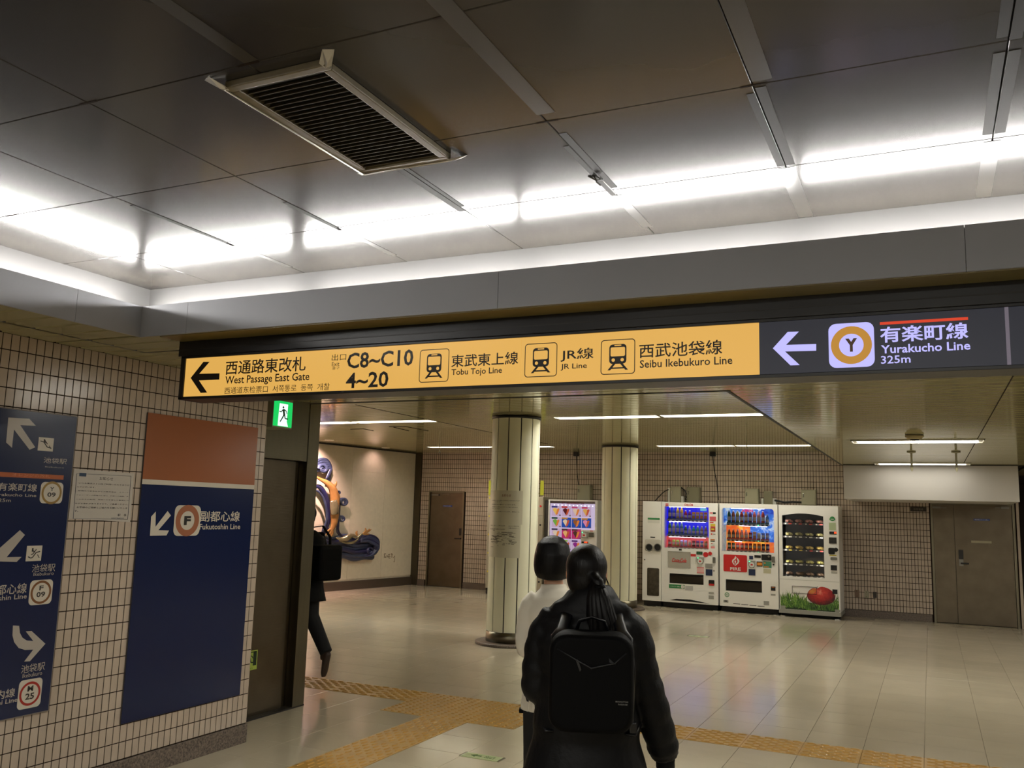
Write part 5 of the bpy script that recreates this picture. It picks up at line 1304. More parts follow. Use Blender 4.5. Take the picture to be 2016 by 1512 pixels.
ipart('card_reader', (985, 888, 1132, 1045), GREYP, .012); ipart('reader_face', (1000, 925, 1100, 1020), LABW, .016); ipart('reader_mark', (1025, 955, 1075, 995), RED, .018); ipart('reader_led', (1000, 900, 1025, 920), GLED, .014)
ipart('screen', (1155, 912, 1265, 1020), flat('ice_screen', 96, 92, 80), .008); ipart('label', (1175, 868, 1252, 888), PNK, .002); ipart('display', (990, 1118, 1135, 1165), BLACK, .006); ipart('display_glow', (1050, 1122, 1122, 1150), RLED, .008)
ipart('outlet', (1000, 1400, 1260, 1560), DKR, .002)

# ---- coin lockers behind the near column
KL = lambda zx, zy: (820+zx*.1719, 940+zy*.1719)
lk = thing('coin_locker', 'beige coin locker bank with yellow number tags behind the near column', 'locker')
LXa, LXb = onY(958, 1060, VY).x, onY(1068, 1060, VY).x; LZ = onY(960, 976, VY).z
LKM = mat('locker_beige', rgb(168, 160, 140), .45)
MB().box(LXa, VY+.02, .12, LXb, VY+.72, LZ, LKM, .004).build('cabinet', lk); MB().box(LXa+.005, VY+.03, 0, LXb-.005, VY+.7, .12, BLACK).build('base', lk)
n = 3; ww = (LXb-LXa)/n; hh = (LZ-.12)/5
for i in range(n):
    for k in range(5):
        x0, z0 = LXa+i*ww, .12+k*hh
        MB().box(x0+.004, VY, z0+.004, x0+ww-.004, VY+.02, z0+hh-.004, LKM, .003).build('door', lk)
        MB().box(x0+.03, VY-.004, z0+hh-.055, x0+.12, VY+.001, z0+hh-.025, YLW).build('number_tag', lk)
        q = MB(); q.text(str(5-k+i*5), 'y', VY-.005, x0+.06, z0+hh-.048, x0+.085, z0+hh-.032, BLACK, .02); q.build('number', lk)
        q = MB(); q.lathe([(.018, -.015), (.018, .002)], (x0+ww-.05, VY, z0+hh*.5), [BLACK, REDD, LABW][k % 3], 12, 'y'); q.build('lock', lk)
for u0, u1, l in ((962.5, 971, 'a'), (1064, 1068, 'b')):
    a = onY(u0, 946, VY); b = onY(u1, 975, VY)
    q = MB(); q.box(a.x, VY, b.z+.0, b.x+.02, VY+.012, a.z, glow('locker_sign_yellow', 205, 200, 50, .55)); q.build('sign_plate', lk)
q = MB(); q.box(onY(1069.5, 1060, VY).x, VY-.0+.06, 0.0, onY(1078, 1060, VY).x, VY+.72, 1.84, flat('panel_darkgrey', 66, 64, 60)); tag(q.build('filler_panel'), 'dark grey upright filler panel between the coin lockers and the ice cream machine', 'panel')

# ================================================================== WALL BOXES, CABLES, PLATES
WYF = YF-.0
def wallbox(x0, y0, x1, y1, label, handle=True, mt=GREYB):
    a, b, c, d = rect_y(YF-.16, *K7(x0, y0), *K7(x1, y1)); b = 1.872
    t = thing('junction_box', label, 'box', group=None)
    MB().box(a, YF-.14, b, c, YF, d, mt, .004).build('housing', t)
    if handle:
        MB().box(a+.012, YF-.155, b+.012, c-.012, YF-.14, d-.012, mt, .003).build('door', t)
        MB().box(a+.03, YF-.17, (b+d)/2, a+.045, YF-.155, (b+d)/2+.07, CHROME, .002).build('handle', t)
GB2 = mat('cabinet_grey_green', rgb(120, 116, 92), .45)
wallbox(347, 33, 435, 160, 'grey-green wall box above the red-script machine, between white channels')
wallbox(488, 38, 600, 163, 'darker grey wall box above the red-script machine, to the right of the first', mt=GB2)
wallbox(990, 50, 1108, 183, 'grey-green wall box above the flame-logo machine, the taller one with a door')
wallbox(1153, 74, 1228, 187, 'small doorless grey wall box above the flame-logo machine', False, GB2)
wallbox(1478, 60, 1605, 193, 'grey-green wall box above the snack machine')
wallbox(-455, 20, -345, 150, 'grey-green wall box above the ice cream machine')
q = MB()
for r in [(326, 45, 345, 160), (437, 118, 463, 165), (1134, 138, 1152, 187), (1231, 136, 1260, 187)]:
    a, b, c, d = rect_y(YF-.1, *K7(r[0], r[1]), *K7(r[2], r[3])); t = thing('cable_channel', {326: 'white cable channel left of the first wall box', 437: 'short white cable channel right of the first wall box', 1134: 'short white channel left of the doorless box', 1231: 'short white channel right of the doorless box'}[r[0]], 'cable channel')
    MB().box(a, YF-.09, 1.872, c, YF, d, LABW, .003).build('cover', t)
def cable(pts, label, r=.008, Y0=YF-.02, bracket=None):
    t = thing('cable', label, 'cable'); q = MB(); P = [onY(u, v, Y0) for u, v in pts]
    for p in P: p.y = Y0
    q.tube(P, r, BLACK, 6); q.build('wire', t)
    if bracket:
        a = onY(bracket[0], bracket[1], YF-.03); MB().box(a.x-.05, YF-.07, a.z-.05, a.x+.05, YF, a.z+.05, BLACK, .006).build('bracket', t)
cable([(1403.5, 897), (1404, 905), (1406, 925), (1411, 950), (1414.5, 985)], 'thin black cable dropping to the gap between the two drink machines', bracket=(1403.5, 893))
cable([(1135, 897), (1136, 930), (1139, 955)], 'thin black cable dropping to the wall box above the ice cream machine', bracket=(1134.5, 893))
cable([(1290, 986), (1297, 978), (1306, 969), (1313, 965), (1316, 964)], 'black flex looping up to the first wall box', .01, YF-.1)
cable([(1341, 960), (1348, 965), (1353, 976), (1349, 983), (1356, 985)], 'black flex between the first two wall boxes', .012, YF-.1)
cable([(1525, 985), (1545, 989), (1560, 988), (1578, 989)], 'thick black flex lying between the boxes above the machines', .018, YF-.1)
K8 = lambda zx, zy: (1560+zx*.31755, 780+zy*.31755)
for r, l, mt_ in [((385, 1200, 415, 1248), 'brown blank wall plate, leftmost of three low on the far wall', flat('plate_brown', 120, 96, 78)), ((446, 1207, 475, 1252), 'grey blank wall plate, middle of three low on the far wall', GREYB), ((500, 1213, 523, 1252), 'dark outlet plate, rightmost of three low on the far wall', flat('plate_dark', 52, 44, 38))]:
    a, b, c, d = rect_y(YF-.015, *K8(r[0], r[1]), *K8(r[2], r[3])); t = thing('outlet_plate', l, 'wall plate')
    MB().box(a, YF-.016, b, c, YF, d, mt_, .003).build('plate', t)
    q = MB(); cx = (a+c)/2
    for z in (b+.02, d-.02): q.cyl((cx, YF-.018, z), (cx, YF-.015, z), .005, CHROME, 8)
    q.build('screw', t)
a, b, c, d = rect_y(YF-.012, *K8(730, 686), *K8(832, 716)); t = thing('wall_plaque', 'small dark plaque high on the far wall left of the double door', 'plaque')
MB().box(a, YF-.012, b, c, YF, d, flat('plaque_dark', 44, 36, 30), .002).build('plate', t)
q = MB(); q.text('非常電話', 'y', YF-.013, a+.05, b+.02, c-.05, d-.02, flat('plaque_text', 130, 120, 104)); q.build('lettering', t)

# ================================================================== FAR DOORS
BLU = flat('door_label_blue', 50, 74, 150)
def far_door(name, X0, X1, ZT_, label, seam, K, items):
    t = thing(name, label, None, kind='structure')
    q = MB(); f = .035
    for r in [(X0, 0, X0+f, ZT_), (X1-f, 0, X1, ZT_), (X0+f, ZT_-f, X1-f, ZT_)]: q.box(r[0], YF-.012, r[1], r[2], YF+.10, r[3], STEEL)
    q.build('frame', t)
    segs = [(X0+f+.003, X1-f-.003)] if not seam else [(X0+f+.003, seam-.002), (seam+.002, X1-f-.003)]
    for a, b in segs: MB().box(a, YF+.015, .008, b, YF+.055, ZT_-f-.003, STEELD, .002).build('door_leaf', t)
    MB().box(X0, YF+.06, 0, X1, YF+.1, ZT_, DKR).build('backing', t)
    for nm, r, mt_, out in items:
        a, b, c, d = rect_y(YF, *K(r[0], r[1]), *K(r[2], r[3])); MB().box(a, YF+.015-out, b, c, YF+.016, d, mt_, .001).build(nm, t)
    return t
KD = lambda zx, zy: (1800+zx*.19835, 960+zy*.19835)
sm_ = onY(*KD(410, 700), YF).x
t = far_door('door_2', D2[0], D2[1], D2[2], 'wide brown-grey steel double door under the pale bulkhead', sm_, KD,
  [('name_plate', (588, 308, 750, 332), BLU, .004), ('paper_strip', (565, 525, 768, 555), flat('paper_strip', 176, 168, 138), .003), ('lock_cover', (438, 618, 488, 710), BLACK, .02), ('lock_plate', (444, 710, 490, 780), GREYM, .01), ('handle', (460, 744, 543, 762), BLACK, .05),
   ('door_closer', (180, 186, 260, 206), GREYM, .05), ('closer_arm', (240, 196, 320, 203), GREYM, .03), ('door_closer', (860, 190, 940, 212), GREYM, .05), ('closer_arm', (800, 196, 870, 204), GREYM, .03)])
q = MB(); a, b, c, d = rect_y(YF+.01, *KD(600, 313), *KD(738, 328)); q.text('関係者以外立入禁止', 'y', YF+.0105, a, b, c, d, LABW); q.build('lettering', t)
t = far_door('door_3', D3[0], D3[1], D3[2], 'small brushed steel door left of the lockers in the far tiled wall', None, KL,
  [('name_plate', (300, 315, 405, 338), BLU, .004), ('lock_cover', (490, 583, 517, 664), BLACK, .02), ('handle', (442, 693, 508, 708), BLACK, .05), ('door_closer', (178, 190, 262, 208), GREYM, .05), ('closer_arm', (262, 186, 382, 192), GREYM, .03)])
q = MB(); a, b, c, d = rect_y(YF+.01, *KL(310, 321), *KL(395, 333)); q.text('関係者以外立入禁止', 'y', YF+.0105, a, b, c, d, LABW); q.build('lettering', t)

# ================================================================== CERAMIC RELIEF ON THE MURAL WALL
KM = lambda zx, zy: (590+zx/3.0857, 860+zy/3.0857)
def mp(zx, zy, d): u, v = KM(zx, zy); return onP(u, v, P0+MN*d, MN)
rl = thing('wall_relief', 'glazed relief of dark blue wave curls with golden leaping shapes on the mural wall', 'wall relief')
NB = mat('relief_navy_glaze', rgb(50, 58, 84), .34, noise=(9, .35), coat=.2); NBD = mat('relief_deep_blue', rgb(30, 31, 66), .3, noise=(9, .3), coat=.25); GO = mat('relief_gold', rgb(176, 128, 74), .3, .3, noise=(8, .2)); SI = mat('relief_silver_gold', rgb(172, 160, 128), .16, .7, noise=(9, .25))
SC_ = 1/3.0857*14.6/FPX   # metres per zoom pixel on the wall
def strand(pts, wid, mt, d=.08, dep=.6, parent=rl, name='wave_strand', n=10):
    P = [mp(x, y, d) for x, y in pts]; R_ = wid if isinstance(wid, list) else [wid]*len(P)
    # smooth the path
    Q = []; W = []
    for i in range(len(P)-1):
        for s in range(4):
            t = s/4; p0, p1, p2, p3 = P[max(i-1, 0)], P[i], P[i+1], P[min(i+2, len(P)-1)]
            Q.append(.5*((2*p1)+(-p0+p2)*t+(2*p0-5*p1+4*p2-p3)*t*t+(-p0+3*p1-3*p2+p3)*t**3)); W.append(R_[i]*(1-t)+R_[i+1]*t)
    Q.append(P[-1]); W.append(R_[-1]); rad = []
    for i_, w_ in enumerate(W):
        t_ = (Q[min(i_+1, len(Q)-1)]-Q[max(i_-1, 0)]).normalized(); r = max(w_*SC_*(1+.7*abs(t_.z)), .004); rad.append((r*dep, r))
    q = MB(); q.tube(Q, rad, mt, n, side=MN); return q.build(name, parent)
def curl(cx, cy, r, mt, turns=1.6, a0=0, wid=7, d=.1, s=1):
    pts = [(cx+(r*(1-.75*k/14))*math.cos(a0+s*2*PI*turns*k/14), cy+(r*(1-.75*k/14))*math.sin(a0+s*2*PI*turns*k/14)) for k in range(15)]
    return strand(pts, [wid*(1-.6*k/14) for k in range(15)], mt, d, .9, name='wave_curl')
# wave body rising from the left, with parallel ribs
for k in range(5): strand([(95-k*6, 160+k*14), (128+k*6, 135+k*16), (165+k*6, 142+k*12), (188-k*2, 185+k*8), (182-k*3, 240), (175-k*4, 280-k*6)], [5, 8, 9, 9, 8, 3], NB, .06+.012*k)
strand([(60, 330), (110, 300), (150, 345), (172, 420), (176, 500), (150, 570), (135, 600)], [12, 14, 14, 13, 12, 14, 10], NBD, .09)
strand([(60, 350), (100, 325), (140, 365), (160, 430), (165, 500), (140, 575)], [5, 6, 6, 6, 6, 5], NB, .14)
strand([(160, 250), (190, 290), (232, 345), (240, 420), (234, 520), (232, 575), (262, 608), (300, 618)], [6, 7, 8, 7, 7, 9, 8, 5], NBD, .07)
curl(266, 398, 25, NB, 1.7, PI, 9); curl(254, 500, 20, NB, 1.6, PI*.9, 8); curl(236, 340, 12, NB, 1.2, PI, 6); curl(140, 195, 30, NB, 1.3, PI, 11, .12)
curl(160, 560, 22, NBD, 1.3, 0, 9)
for yy, ww in ((640, 26), (668, 30), (700, 26)): strand([(140, yy+8), (230, yy+12), (320, yy+4), (400, yy-2), (452, yy-4), (476, yy-8)], [ww, ww+4, ww+6, ww+4, ww-4, 6], NBD, .03, .5, n=14)
for k in range(7):   # waves lying along the foot
    y0 = 600+k*21; strand([(150, y0+12), (210, y0+18-k*2), (270, y0+(k % 2)*10), (330, y0+18), (390, y0+6+(k % 3)*5), (440, y0+10), (478-k*5, y0+18 if k < 4 else y0-6)], [9, 12, 14, 15, 15, 12, 3], [NB, NBD, NB][k % 3], .06+.02*((k*2) % 3))
for k in range(4): strand([(370, 620+k*6), (420, 600+k*12), (462, 615+k*14), (478, 650+k*8), (440, 690+k*10), (390, 715+k*5)], [6, 10, 10, 9, 9, 3], NB if k % 2 else NBD, .10+.015*k)
curl(432, 690, 34, NBD, 1.2, -PI/3, 12, .12)
# golden leaping shapes with fins
strand([(95, 240), (125, 258), (165, 280), (200, 318), (214, 380), (212, 430), (213, 480), (208, 530), (190, 575), (178, 608)], [4, 9, 15, 22, 25, 24, 22, 16, 9, 4], GO, .16, .55, name='gold_figure', n=14)
strand([(205, 385), (211, 430), (214, 470)], [19, 24, 20], SI, .19, .5, name='gold_figure', n=12)
for pts in ([(215, 300), (222, 285), (224, 270)], [(205, 310), (213, 296), (214, 284)], [(190, 560), (170, 575), (160, 600)], [(195, 560), (200, 585), (185, 612)], [(232, 350), (240, 365), (238, 385)]): strand(pts, [8, 6, 2], GO, .17, .4, name='fin')
strand([(222, 612), (250, 622), (285, 615), (320, 600), (350, 612), (372, 595), (392, 585)], [2, 12, 20, 14, 6, 5, 4], SI, .17, .6, name='silver_fish', n=14)
strand([(240, 632), (290, 645), (330, 640), (360, 618)], [3, 8, 8, 3], SI, .15, .5, name='silver_fish')
for pts in ([(385, 590), (402, 570), (398, 554)], [(390, 590), (415, 575), (436, 563)], [(388, 592), (412, 592), (425, 590)], [(350, 600), (345, 582), (352, 572)], [(400, 585), (420, 568), (428, 560)]): strand(pts, [6, 7, 2], GO, .18, .4, name='fin')
# brushed signature beside it (illegible strokes)
q = MB(); BRW = flat('signature_brown', 112, 90, 62)
for s in [((512, 712), (524, 710)), ((518, 708), (514, 722), (522, 730)), ((512, 730), (523, 733)), ((528, 722), (534, 722), (533, 731), (528, 729)), ((538, 716), (550, 714)), ((544, 711), (542, 738)), ((537, 726), (552, 727)), ((540, 735), (550, 738)), ((555, 710), (565, 716)), ((560, 708), (560, 734)), ((568, 735), (578, 722), (577, 752), (572, 762)), ((572, 755), (574, 760))]:
    q.tube([mp(x, y, .004) for x, y in s], .0055, BRW, 5)
sg = thing('signature', 'small brown brushed signature on the stone beside the relief', 'signature'); q.build('stroke', sg, kind='stuff')
# ================================================================== PEOPLE
SKIN = mat('skin', rgb(188, 142, 112), .5); HAIR = mat('black_hair', rgb(10, 8, 8), .42, spec=.22, bump=(70, .22, (3, 3, .12)))
COAT = mat('black_padded_nylon', rgb(8, 8, 10), .55, spec=.22, bump=(45, .25)); COATK = mat('black_wool_coat', rgb(9, 9, 10), .8, spec=.2)
BLZ = mat('ivory_jacket', rgb(226, 218, 200), .7, bump=(9, .35)); TRO = mat('black_trousers', rgb(13, 13, 14), .8); SHOE = mat('dark_brown_shoe', rgb(58, 44, 36), .5); SHOEB = mat('black_shoe', rgb(16, 15, 15), .4)
BAGM = mat('black_bag_cloth', rgb(3, 3, 4), .65, spec=.1, bump=(300, .1)); BAGS = mat('black_bag_gloss', rgb(12, 13, 17), .3); EYEW = flat('eye_white', 220, 215, 208); IRIS = flat('iris_dark', 30, 20, 15); LIPM = flat('lips', 160, 92, 84)
def organic(name, q, parent, voxel=.009, smooth=6, mt=None, extra=None):
    o = q.build('shape'); r = o.modifiers.new('r', 'REMESH'); r.mode = 'VOXEL'; r.voxel_size = voxel; r.use_smooth_shade = True
    if smooth: s = o.modifiers.new('s', 'SMOOTH'); s.factor = .5; s.iterations = smooth
    bpy.context.view_layer.update(); dg = bpy.context.evaluated_depsgraph_get()
    me = bpy.data.meshes.new_from_object(o.evaluated_get(dg)); bpy.data.objects.remove(o)
    if extra:
        bm = bmesh.new(); bm.from_mesh(me)
        for e in extra: bm.from_mesh(e); bpy.data.meshes.remove(e)
        bm.to_mesh(me); bm.free()
    me.materials.clear(); me.materials.append(mt); me.name = name
    for p in me.polygons: p.use_smooth = True; p.material_index = 0
    n = bpy.data.objects.new(name, me); COL.objects.link(n); n.parent = parent; return n
def omesh(q, voxel, smooth):
    o = q.build('shape'); r = o.modifiers.new('r', 'REMESH'); r.mode = 'VOXEL'; r.voxel_size = voxel
    s = o.modifiers.new('s', 'SMOOTH'); s.factor = .5; s.iterations = smooth
    bpy.context.view_layer.update(); dg = bpy.context.evaluated_depsgraph_get()
    me = bpy.data.meshes.new_from_object(o.evaluated_get(dg)); bpy.data.objects.remove(o); return me
V = Vector
def hand(wrist, down, palm_n, side):
    """down: along the fingers; palm_n: palm facing; side=+1 thumb towards down x palm_n"""
    q = MB(); d = V(down).normalized(); n = V(palm_n).normalized(); s = d.cross(n).normalized()*side; w_ = V(wrist)
    q.tube([w_-d*.02, w_+d*.02, w_+d*.05, w_+d*.085], [(.022, .017), (.030, .015), (.037, .014), (.036, .012)], SKIN, 12, side=s)
    for k, (o_, l) in enumerate([(.027, .062), (.009, .070), (-.009, .065), (-.027, .052)]):
        b = w_+d*.078+s*o_; a1 = b+d*l*.45+n*l*.10+s*o_*.15; a2 = b+d*l*.8+n*l*.32+s*o_*.2; a3 = b+d*l*.98+n*l*.6+s*o_*.2
        q.tube([b-d*.012, a1, a2, a3], [.0085, .008, .0072, .006], SKIN, 8)
    t0 = w_+d*.022+s*.024; q.tube([t0-s*.01, t0+d*.022+s*.02+n*.008, t0+d*.05+s*.026+n*.02, t0+d*.068+s*.022+n*.028], [.012, .0105, .009, .0075], SKIN, 8)
    return omesh(q, .0032, 3)
def head(q, c, h=.215, face=1):
    """head centred on c (skull centre), facing +Y"""
    x, y, z = c
    q.ball((x, y-.012, z+.022), (.073, .088, .083), SKIN, 20, 14); q.ball((x, y+.022, z-.03), (.060, .062, .078), SKIN, 18, 12); q.ball((x, y+.045, z-.078), (.030, .028, .024), SKIN, 12, 8)
    q.tube([(x, y+.076, z+.012), (x, y+.092, z-.018), (x, y+.098, z-.032)], [.009, .012, .014], SKIN, 8)
    for s in (-1, 1):
        q.ball((x+s*.074, y-.008, z-.012), (.008, .018, .029), SKIN, 10, 8); q.ball((x+s*.042, y+.058, z-.03), (.018, .016, .018), SKIN, 10, 8)
def face_bits(parent, c):
    x, y, z = c; q = MB()
    for s in (-1, 1): q.ball((x+s*.030, y+.070, z+.002), (.014, .010, .008), EYEW, 12, 8); q.ball((x+s*.030, y+.0775, z+.002), (.006, .004, .006), IRIS, 10, 6)
    q.build('eyes', parent)
    q = MB(); q.tube([(x-.022, y+.078, z-.055), (x-.008, y+.084, z-.053), (x+.008, y+.084, z-.053), (x+.022, y+.078, z-.055)], [.003, .006, .006, .003], LIPM, 8); q.build('mouth', parent)
    q = MB()
    for s in (-1, 1): q.tube([(x+s*.016, y+.078, z+.020), (x+s*.030, y+.078, z+.024), (x+s*.044, y+.070, z+.019)], .0026, HAIR, 6)
    q.build('eyebrow', parent)
def shoe(parent, p, fwd=(0, 1, 0), up=(0, 0, 1), mt=SHOEB, L_=.24):
    f = V(fwd).normalized(); u = V(up).normalized(); s = f.cross(u); p = V(p)
    q = MB(); P = [p-f*.055, p-f*.03, p+f*.02, p+f*.08, p+f*.13, p+f*(L_-.06)]
    q.tube([a+u*b for a, b in zip(P, [.03, .04, .036, .026, .022, .018])], [(.025, .028), (.034, .04), (.036, .036), (.042, .026), (.040, .021), (.024, .014)], mt, 12, side=s)
    q.tube([p+u*.03, p+u*.085], [(.036, .04), (.036, .042)], mt, 12, side=s)
    return organic('shoe', q, parent, .006, 3, mt)
def puffer(pts, rad, n, amp=.006, ridges=7):
    """resample a path and add quilted rings"""
    P = [V(p) for p in pts]; R_ = [(r, r) if not isinstance(r, tuple) else r for r in rad]; O = []; W = []; m_ = len(P)-1
    for k in range(n+1):
        t = k/n*m_; i = min(int(t), m_-1); f = t-i; f2 = f*f*(3-2*f)
        p0, p1, p2, p3 = P[max(i-1, 0)], P[i], P[i+1], P[min(i+2, m_)]
        O.append(.5*((2*p1)+(-p0+p2)*f+(2*p0-5*p1+4*p2-p3)*f*f+(-p0+3*p1-3*p2+p3)*f**3)); b = amp*abs(math.sin(PI*k/n*ridges))
        W.append((R_[i][0]*(1-f2)+R_[i+1][0]*f2+b, R_[i][1]*(1-f2)+R_[i+1][1]*f2+b))
    return O, W

# ---------------- woman with the backpack (near)
az = math.radians(20.2)
w1 = thing('person', 'person in black padded coat, ponytail and black backpack, seen from behind', 'person', (-1.205, 3.28, 0), az)
HC = (-.008, .02, 1.405)
q = MB(); head(q, HC)
q.tube([(-.005, .0, 1.22), (-.005, .012, 1.33), (-.006, .018, 1.39)], [(.058, .055), (.048, .050), (.050, .055)], SKIN, 14, side=(1, 0, 0))
q.tube([(0, 0, .74), (0, -.0, .9), (0, .0, 1.05), (0, 0, 1.18), (0, 0, 1.26)], [(.145, .095), (.12, .085), (.135, .095), (.15, .09), (.07, .06)], SKIN, 18, side=(1, 0, 0))
for s in (-1, 1): q.tube([(s*.075, 0, .80), (s*.078, .02*s, .46), (s*.078, 0, .10)], [.075, .052, .034], SKIN, 14)
q.tube([(.14, 0, 1.24), (.20, .01, 1.05), (.262, .05, .90), (.302, .10, .70)], [.045, .040, .036, .024], SKIN, 12)
q.tube([(-.14, 0, 1.24), (-.19, .0, 1.08), (-.20, .02, .985), (-.13, .18, 1.0)], [.045, .040, .036, .026], SKIN, 12)
organic('body', q, w1, .009, 4, SKIN, [hand((.304, .105, .685), (.08, .12, -1), (-1, .25, 0), 1), hand((-.10, .235, 1.01), (.55, .8, .12), (.1, .1, 1), -1)])
face_bits(w1, HC)
# hair: cap and ponytail
q = MB(); x, y, z = HC
q.ball((x, y-.018, z+.022), (.081, .096, .088), HAIR, 24, 16); q.ball((x, y-.038, z-.022), (.077, .070, .080), HAIR, 20, 12)
q.tube([(x+.02, y-.09, z-.01), (x+.045, y-.125, z-.03), (x+.055, y-.13, z-.07)], [.024, .023, .020], HAIR, 12)
organic('hair', q, w1, .007, 3, HAIR)
q = MB(); random.seed(11)
for k in range(26):
    a = 2*PI*k/26; r = .030*(1 if k % 2 else .5); e = Vector((random.uniform(-.03, .035), random.uniform(-.015, .015), random.uniform(-.03, .03)))
    q.tube([(x+.040+r*.45*math.cos(a), y-.115+r*.4*math.sin(a), z-.02), (x+.048+r*1.0*math.cos(a), y-.135+r*.7*math.sin(a), z-.09), (x+.062+r*1.45*math.cos(a), y-.140+r*.8*math.sin(a), z-.17), Vector((x+.070+r*1.25*math.cos(a), y-.138+r*.7*math.sin(a), z-.26))+e*.6, Vector((x+.062, y-.135, z-.325))+e], [.010, .016, .017, .014, .003], HAIR, 7)
q.build('ponytail', w1)
MB().lathe([(.022, -.008), (.026, 0), (.022, .008)], (x+.047, y-.128, z-.045), BAGM, 14).build('hair_band', w1)
q = MB()
for s in (0, 1, 2): q.tube([(x+.070, y-.03, z-.005), (x+.088+.004*s, y-.045, z-.06), (x+.105+.006*s, y-.05, z-.115-.01*s)], [.0015, .0012, .0006], HAIR, 4)
q.build('loose_strand', w1)
# padded coat
q = MB()
O, W = puffer([(0, 0, .46), (0, 0, .62), (0, 0, .80), (0, 0, .98), (0, -.005, 1.12), (0, -.005, 1.21), (0, 0, 1.265)], [(.275, .20), (.245, .18), (.20, .155), (.185, .145), (.20, .145), (.185, .125), (.105, .09)], 50, .006, 9); q.tube(O, W, COAT, 28, side=(1, 0, 0))
O, W = puffer([(.11, 0, 1.225), (.172, 0, 1.17), (.205, .01, 1.04), (.247, .03, .91), (.290, .075, .77), (.302, .095, .72)], [.070, .068, .064, .062, .058, .048], 64, .006, 9); q.tube(O, W, COAT, 18)
O, W = puffer([(-.11, 0, 1.225), (-.160, 0, 1.16), (-.180, .0, 1.06), (-.185, .02, .965), (-.145, .14, .975), (-.11, .21, 1.0)], [.070, .066, .063, .060, .054, .046], 56, .006, 8); q.tube(O, W, COAT, 18)
# hood lying on the shoulders and collar
q.tube([(-.125, .03, 1.262), (-.105, -.04, 1.27), (-.05, -.078, 1.262), (.02, -.085, 1.25), (.08, -.072, 1.262), (.13, -.035, 1.27), (.145, .02, 1.258)], [(.03, .018), (.036, .03), (.03, .05), (.028, .06), (.03, .05), (.036, .032), (.028, .018)], COAT, 14, side=(0, 1, 0))
q.tube([(0, .0, 1.17), (.004, .0, 1.235), (.008, -.005, 1.275), (.010, .0, 1.31), (.006, .01, 1.342)], [(.175, .115), (.165, .115), (.142, .112), (.108, .10), (.086, .08)], COAT, 20, side=(1, 0, 0))
organic('padded_coat', q, w1, .008, 3, COAT)
q = MB(); q.tube([(.303, .092, .735), (.305, .100, .695), (.306, .103, .675)], [.042, .036, .036], COATK, 16); q.tube([(-.12, .20, .997), (-.095, .24, 1.01)], [.034, .034], COATK, 14); q.build('cuff', w1)
for s in (-1, 1):
    q = MB(); q.tube([(s*.078, 0, .86), (s*.082, .015*s, .46), (s*.08, 0, .09)], [.088, .064, .052], TRO, 16); organic('trouser_leg', q, w1, .009, 3, TRO)
    shoe(w1, (s*.08, -.01, 0), mt=SHOEB)
# backpack: worn, a thing of its own
bp = thing('backpack', 'black square backpack with glossy straps and tiny pale lettering on the coated walker', 'backpack', (-1.205, 3.28, 0), az)
bx0, bx1, bz0, bz1, byf, byb = -.135, .165, .872, 1.212, -.30, -.155
q = MB()
cx, cz = (bx0+bx1)/2, (bz0+bz1)/2; prof = rrect(cx, cz, bx1-bx0, bz1-bz0, .06, 5)
def loft_bag(q, prof, ys, sc, mt):
    v = []; n = len(prof)
    for yy, s_ in zip(ys, sc): v += [(cx+(a-cx)*s_, yy, cz+(b-cz)*s_) for a, b in prof]
    f = [(i*n+k, i*n+(k+1) % n, (i+1)*n+(k+1) % n, (i+1)*n+k) for i in range(len(ys)-1) for k in range(n)]
    q.add(v, f+[tuple(range(n))[::-1], tuple(range((len(ys)-1)*n, len(ys)*n))], mt, True)
loft_bag(q, prof, [byb, byb-.02, -.26, byf+.012, byf], [.94, 1, 1, .97, .90], BAGM); organic('bag_body', q, bp, .006, 2, BAGM)
q = MB(); q.tube([(cx-.12, byf-.001, bz1-.055), (cx-.03, byf-.004, bz1-.10), (cx, byf-.004, bz1-.115), (cx+.08, byf-.004, bz1-.095), (cx+.12, byf-.001, bz1-.06)], [.002, .0025, .003, .0025, .002], BAGS, 6); q.build('seam_fold', bp)
q = MB()
q.add([(cx-.055, byf-.003, bz1-.09), (cx-.048, byf-.004, bz1-.085), (cx-.035, byf-.006, bz1-.12), (cx-.04, byf-.005, bz1-.128)], [(0, 3, 2, 1)], BAGS)
q.add([(cx+.06, byf-.003, bz1-.078), (cx+.085, byf-.003, bz1-.10), (cx+.062, byf-.005, bz1-.092)], [(0, 2, 1)], BAGS); q.build('gloss_patch', bp)
q = MB(); q.tube([(cx-.055, byb-.03, bz1-.002), (cx-.045, byb-.032, bz1+.03), (cx, byb-.034, bz1+.045), (cx+.045, byb-.032, bz1+.032), (cx+.058, byb-.03, bz1-.002)], [(.010, .004)]*5, BAGS, 8); q.build('handle', bp)
for s in (-1, 1):
    q = MB(); X = cx+s*.095
    q.tube([(X+s*.025, -.26, bz1-.075), (X+s*.03, -.235, bz1-.02), (X+s*.012, -.18, bz1+.0), (X-s*.0, -.125, bz1+.035), (X-s*.0, -.03, bz1+.062), (X-s*.002, .05, bz1+.06), (X+s*.005, .12, bz1+.02), (X+s*.02, .155, 1.08), (X+s*.055, .13, .93), (X+s*.085, .02, .86), (X+s*.05, -.13, .84)], [(.022, .005)]*11, BAGS, 8, side=(1, 0, 0)); q.build('shoulder_strap', bp)
q = MB(); q.text('BACKPACK', 'y', byf-.0015, cx+.075, bz0+.112, cx+.118, bz0+.118, LABW) if False else None
q.text('MANHATTAN', 'y', byf-.003, cx+.085, bz0+.115, cx+.128, bz0+.120, flat('bag_letter', 120, 118, 114), .01); q.text('PASSAGE', 'y', byf-.003, cx+.094, bz0+.106, cx+.126, bz0+.111, flat('bag_letter', 120, 118, 114), .01); q.build('lettering', bp)
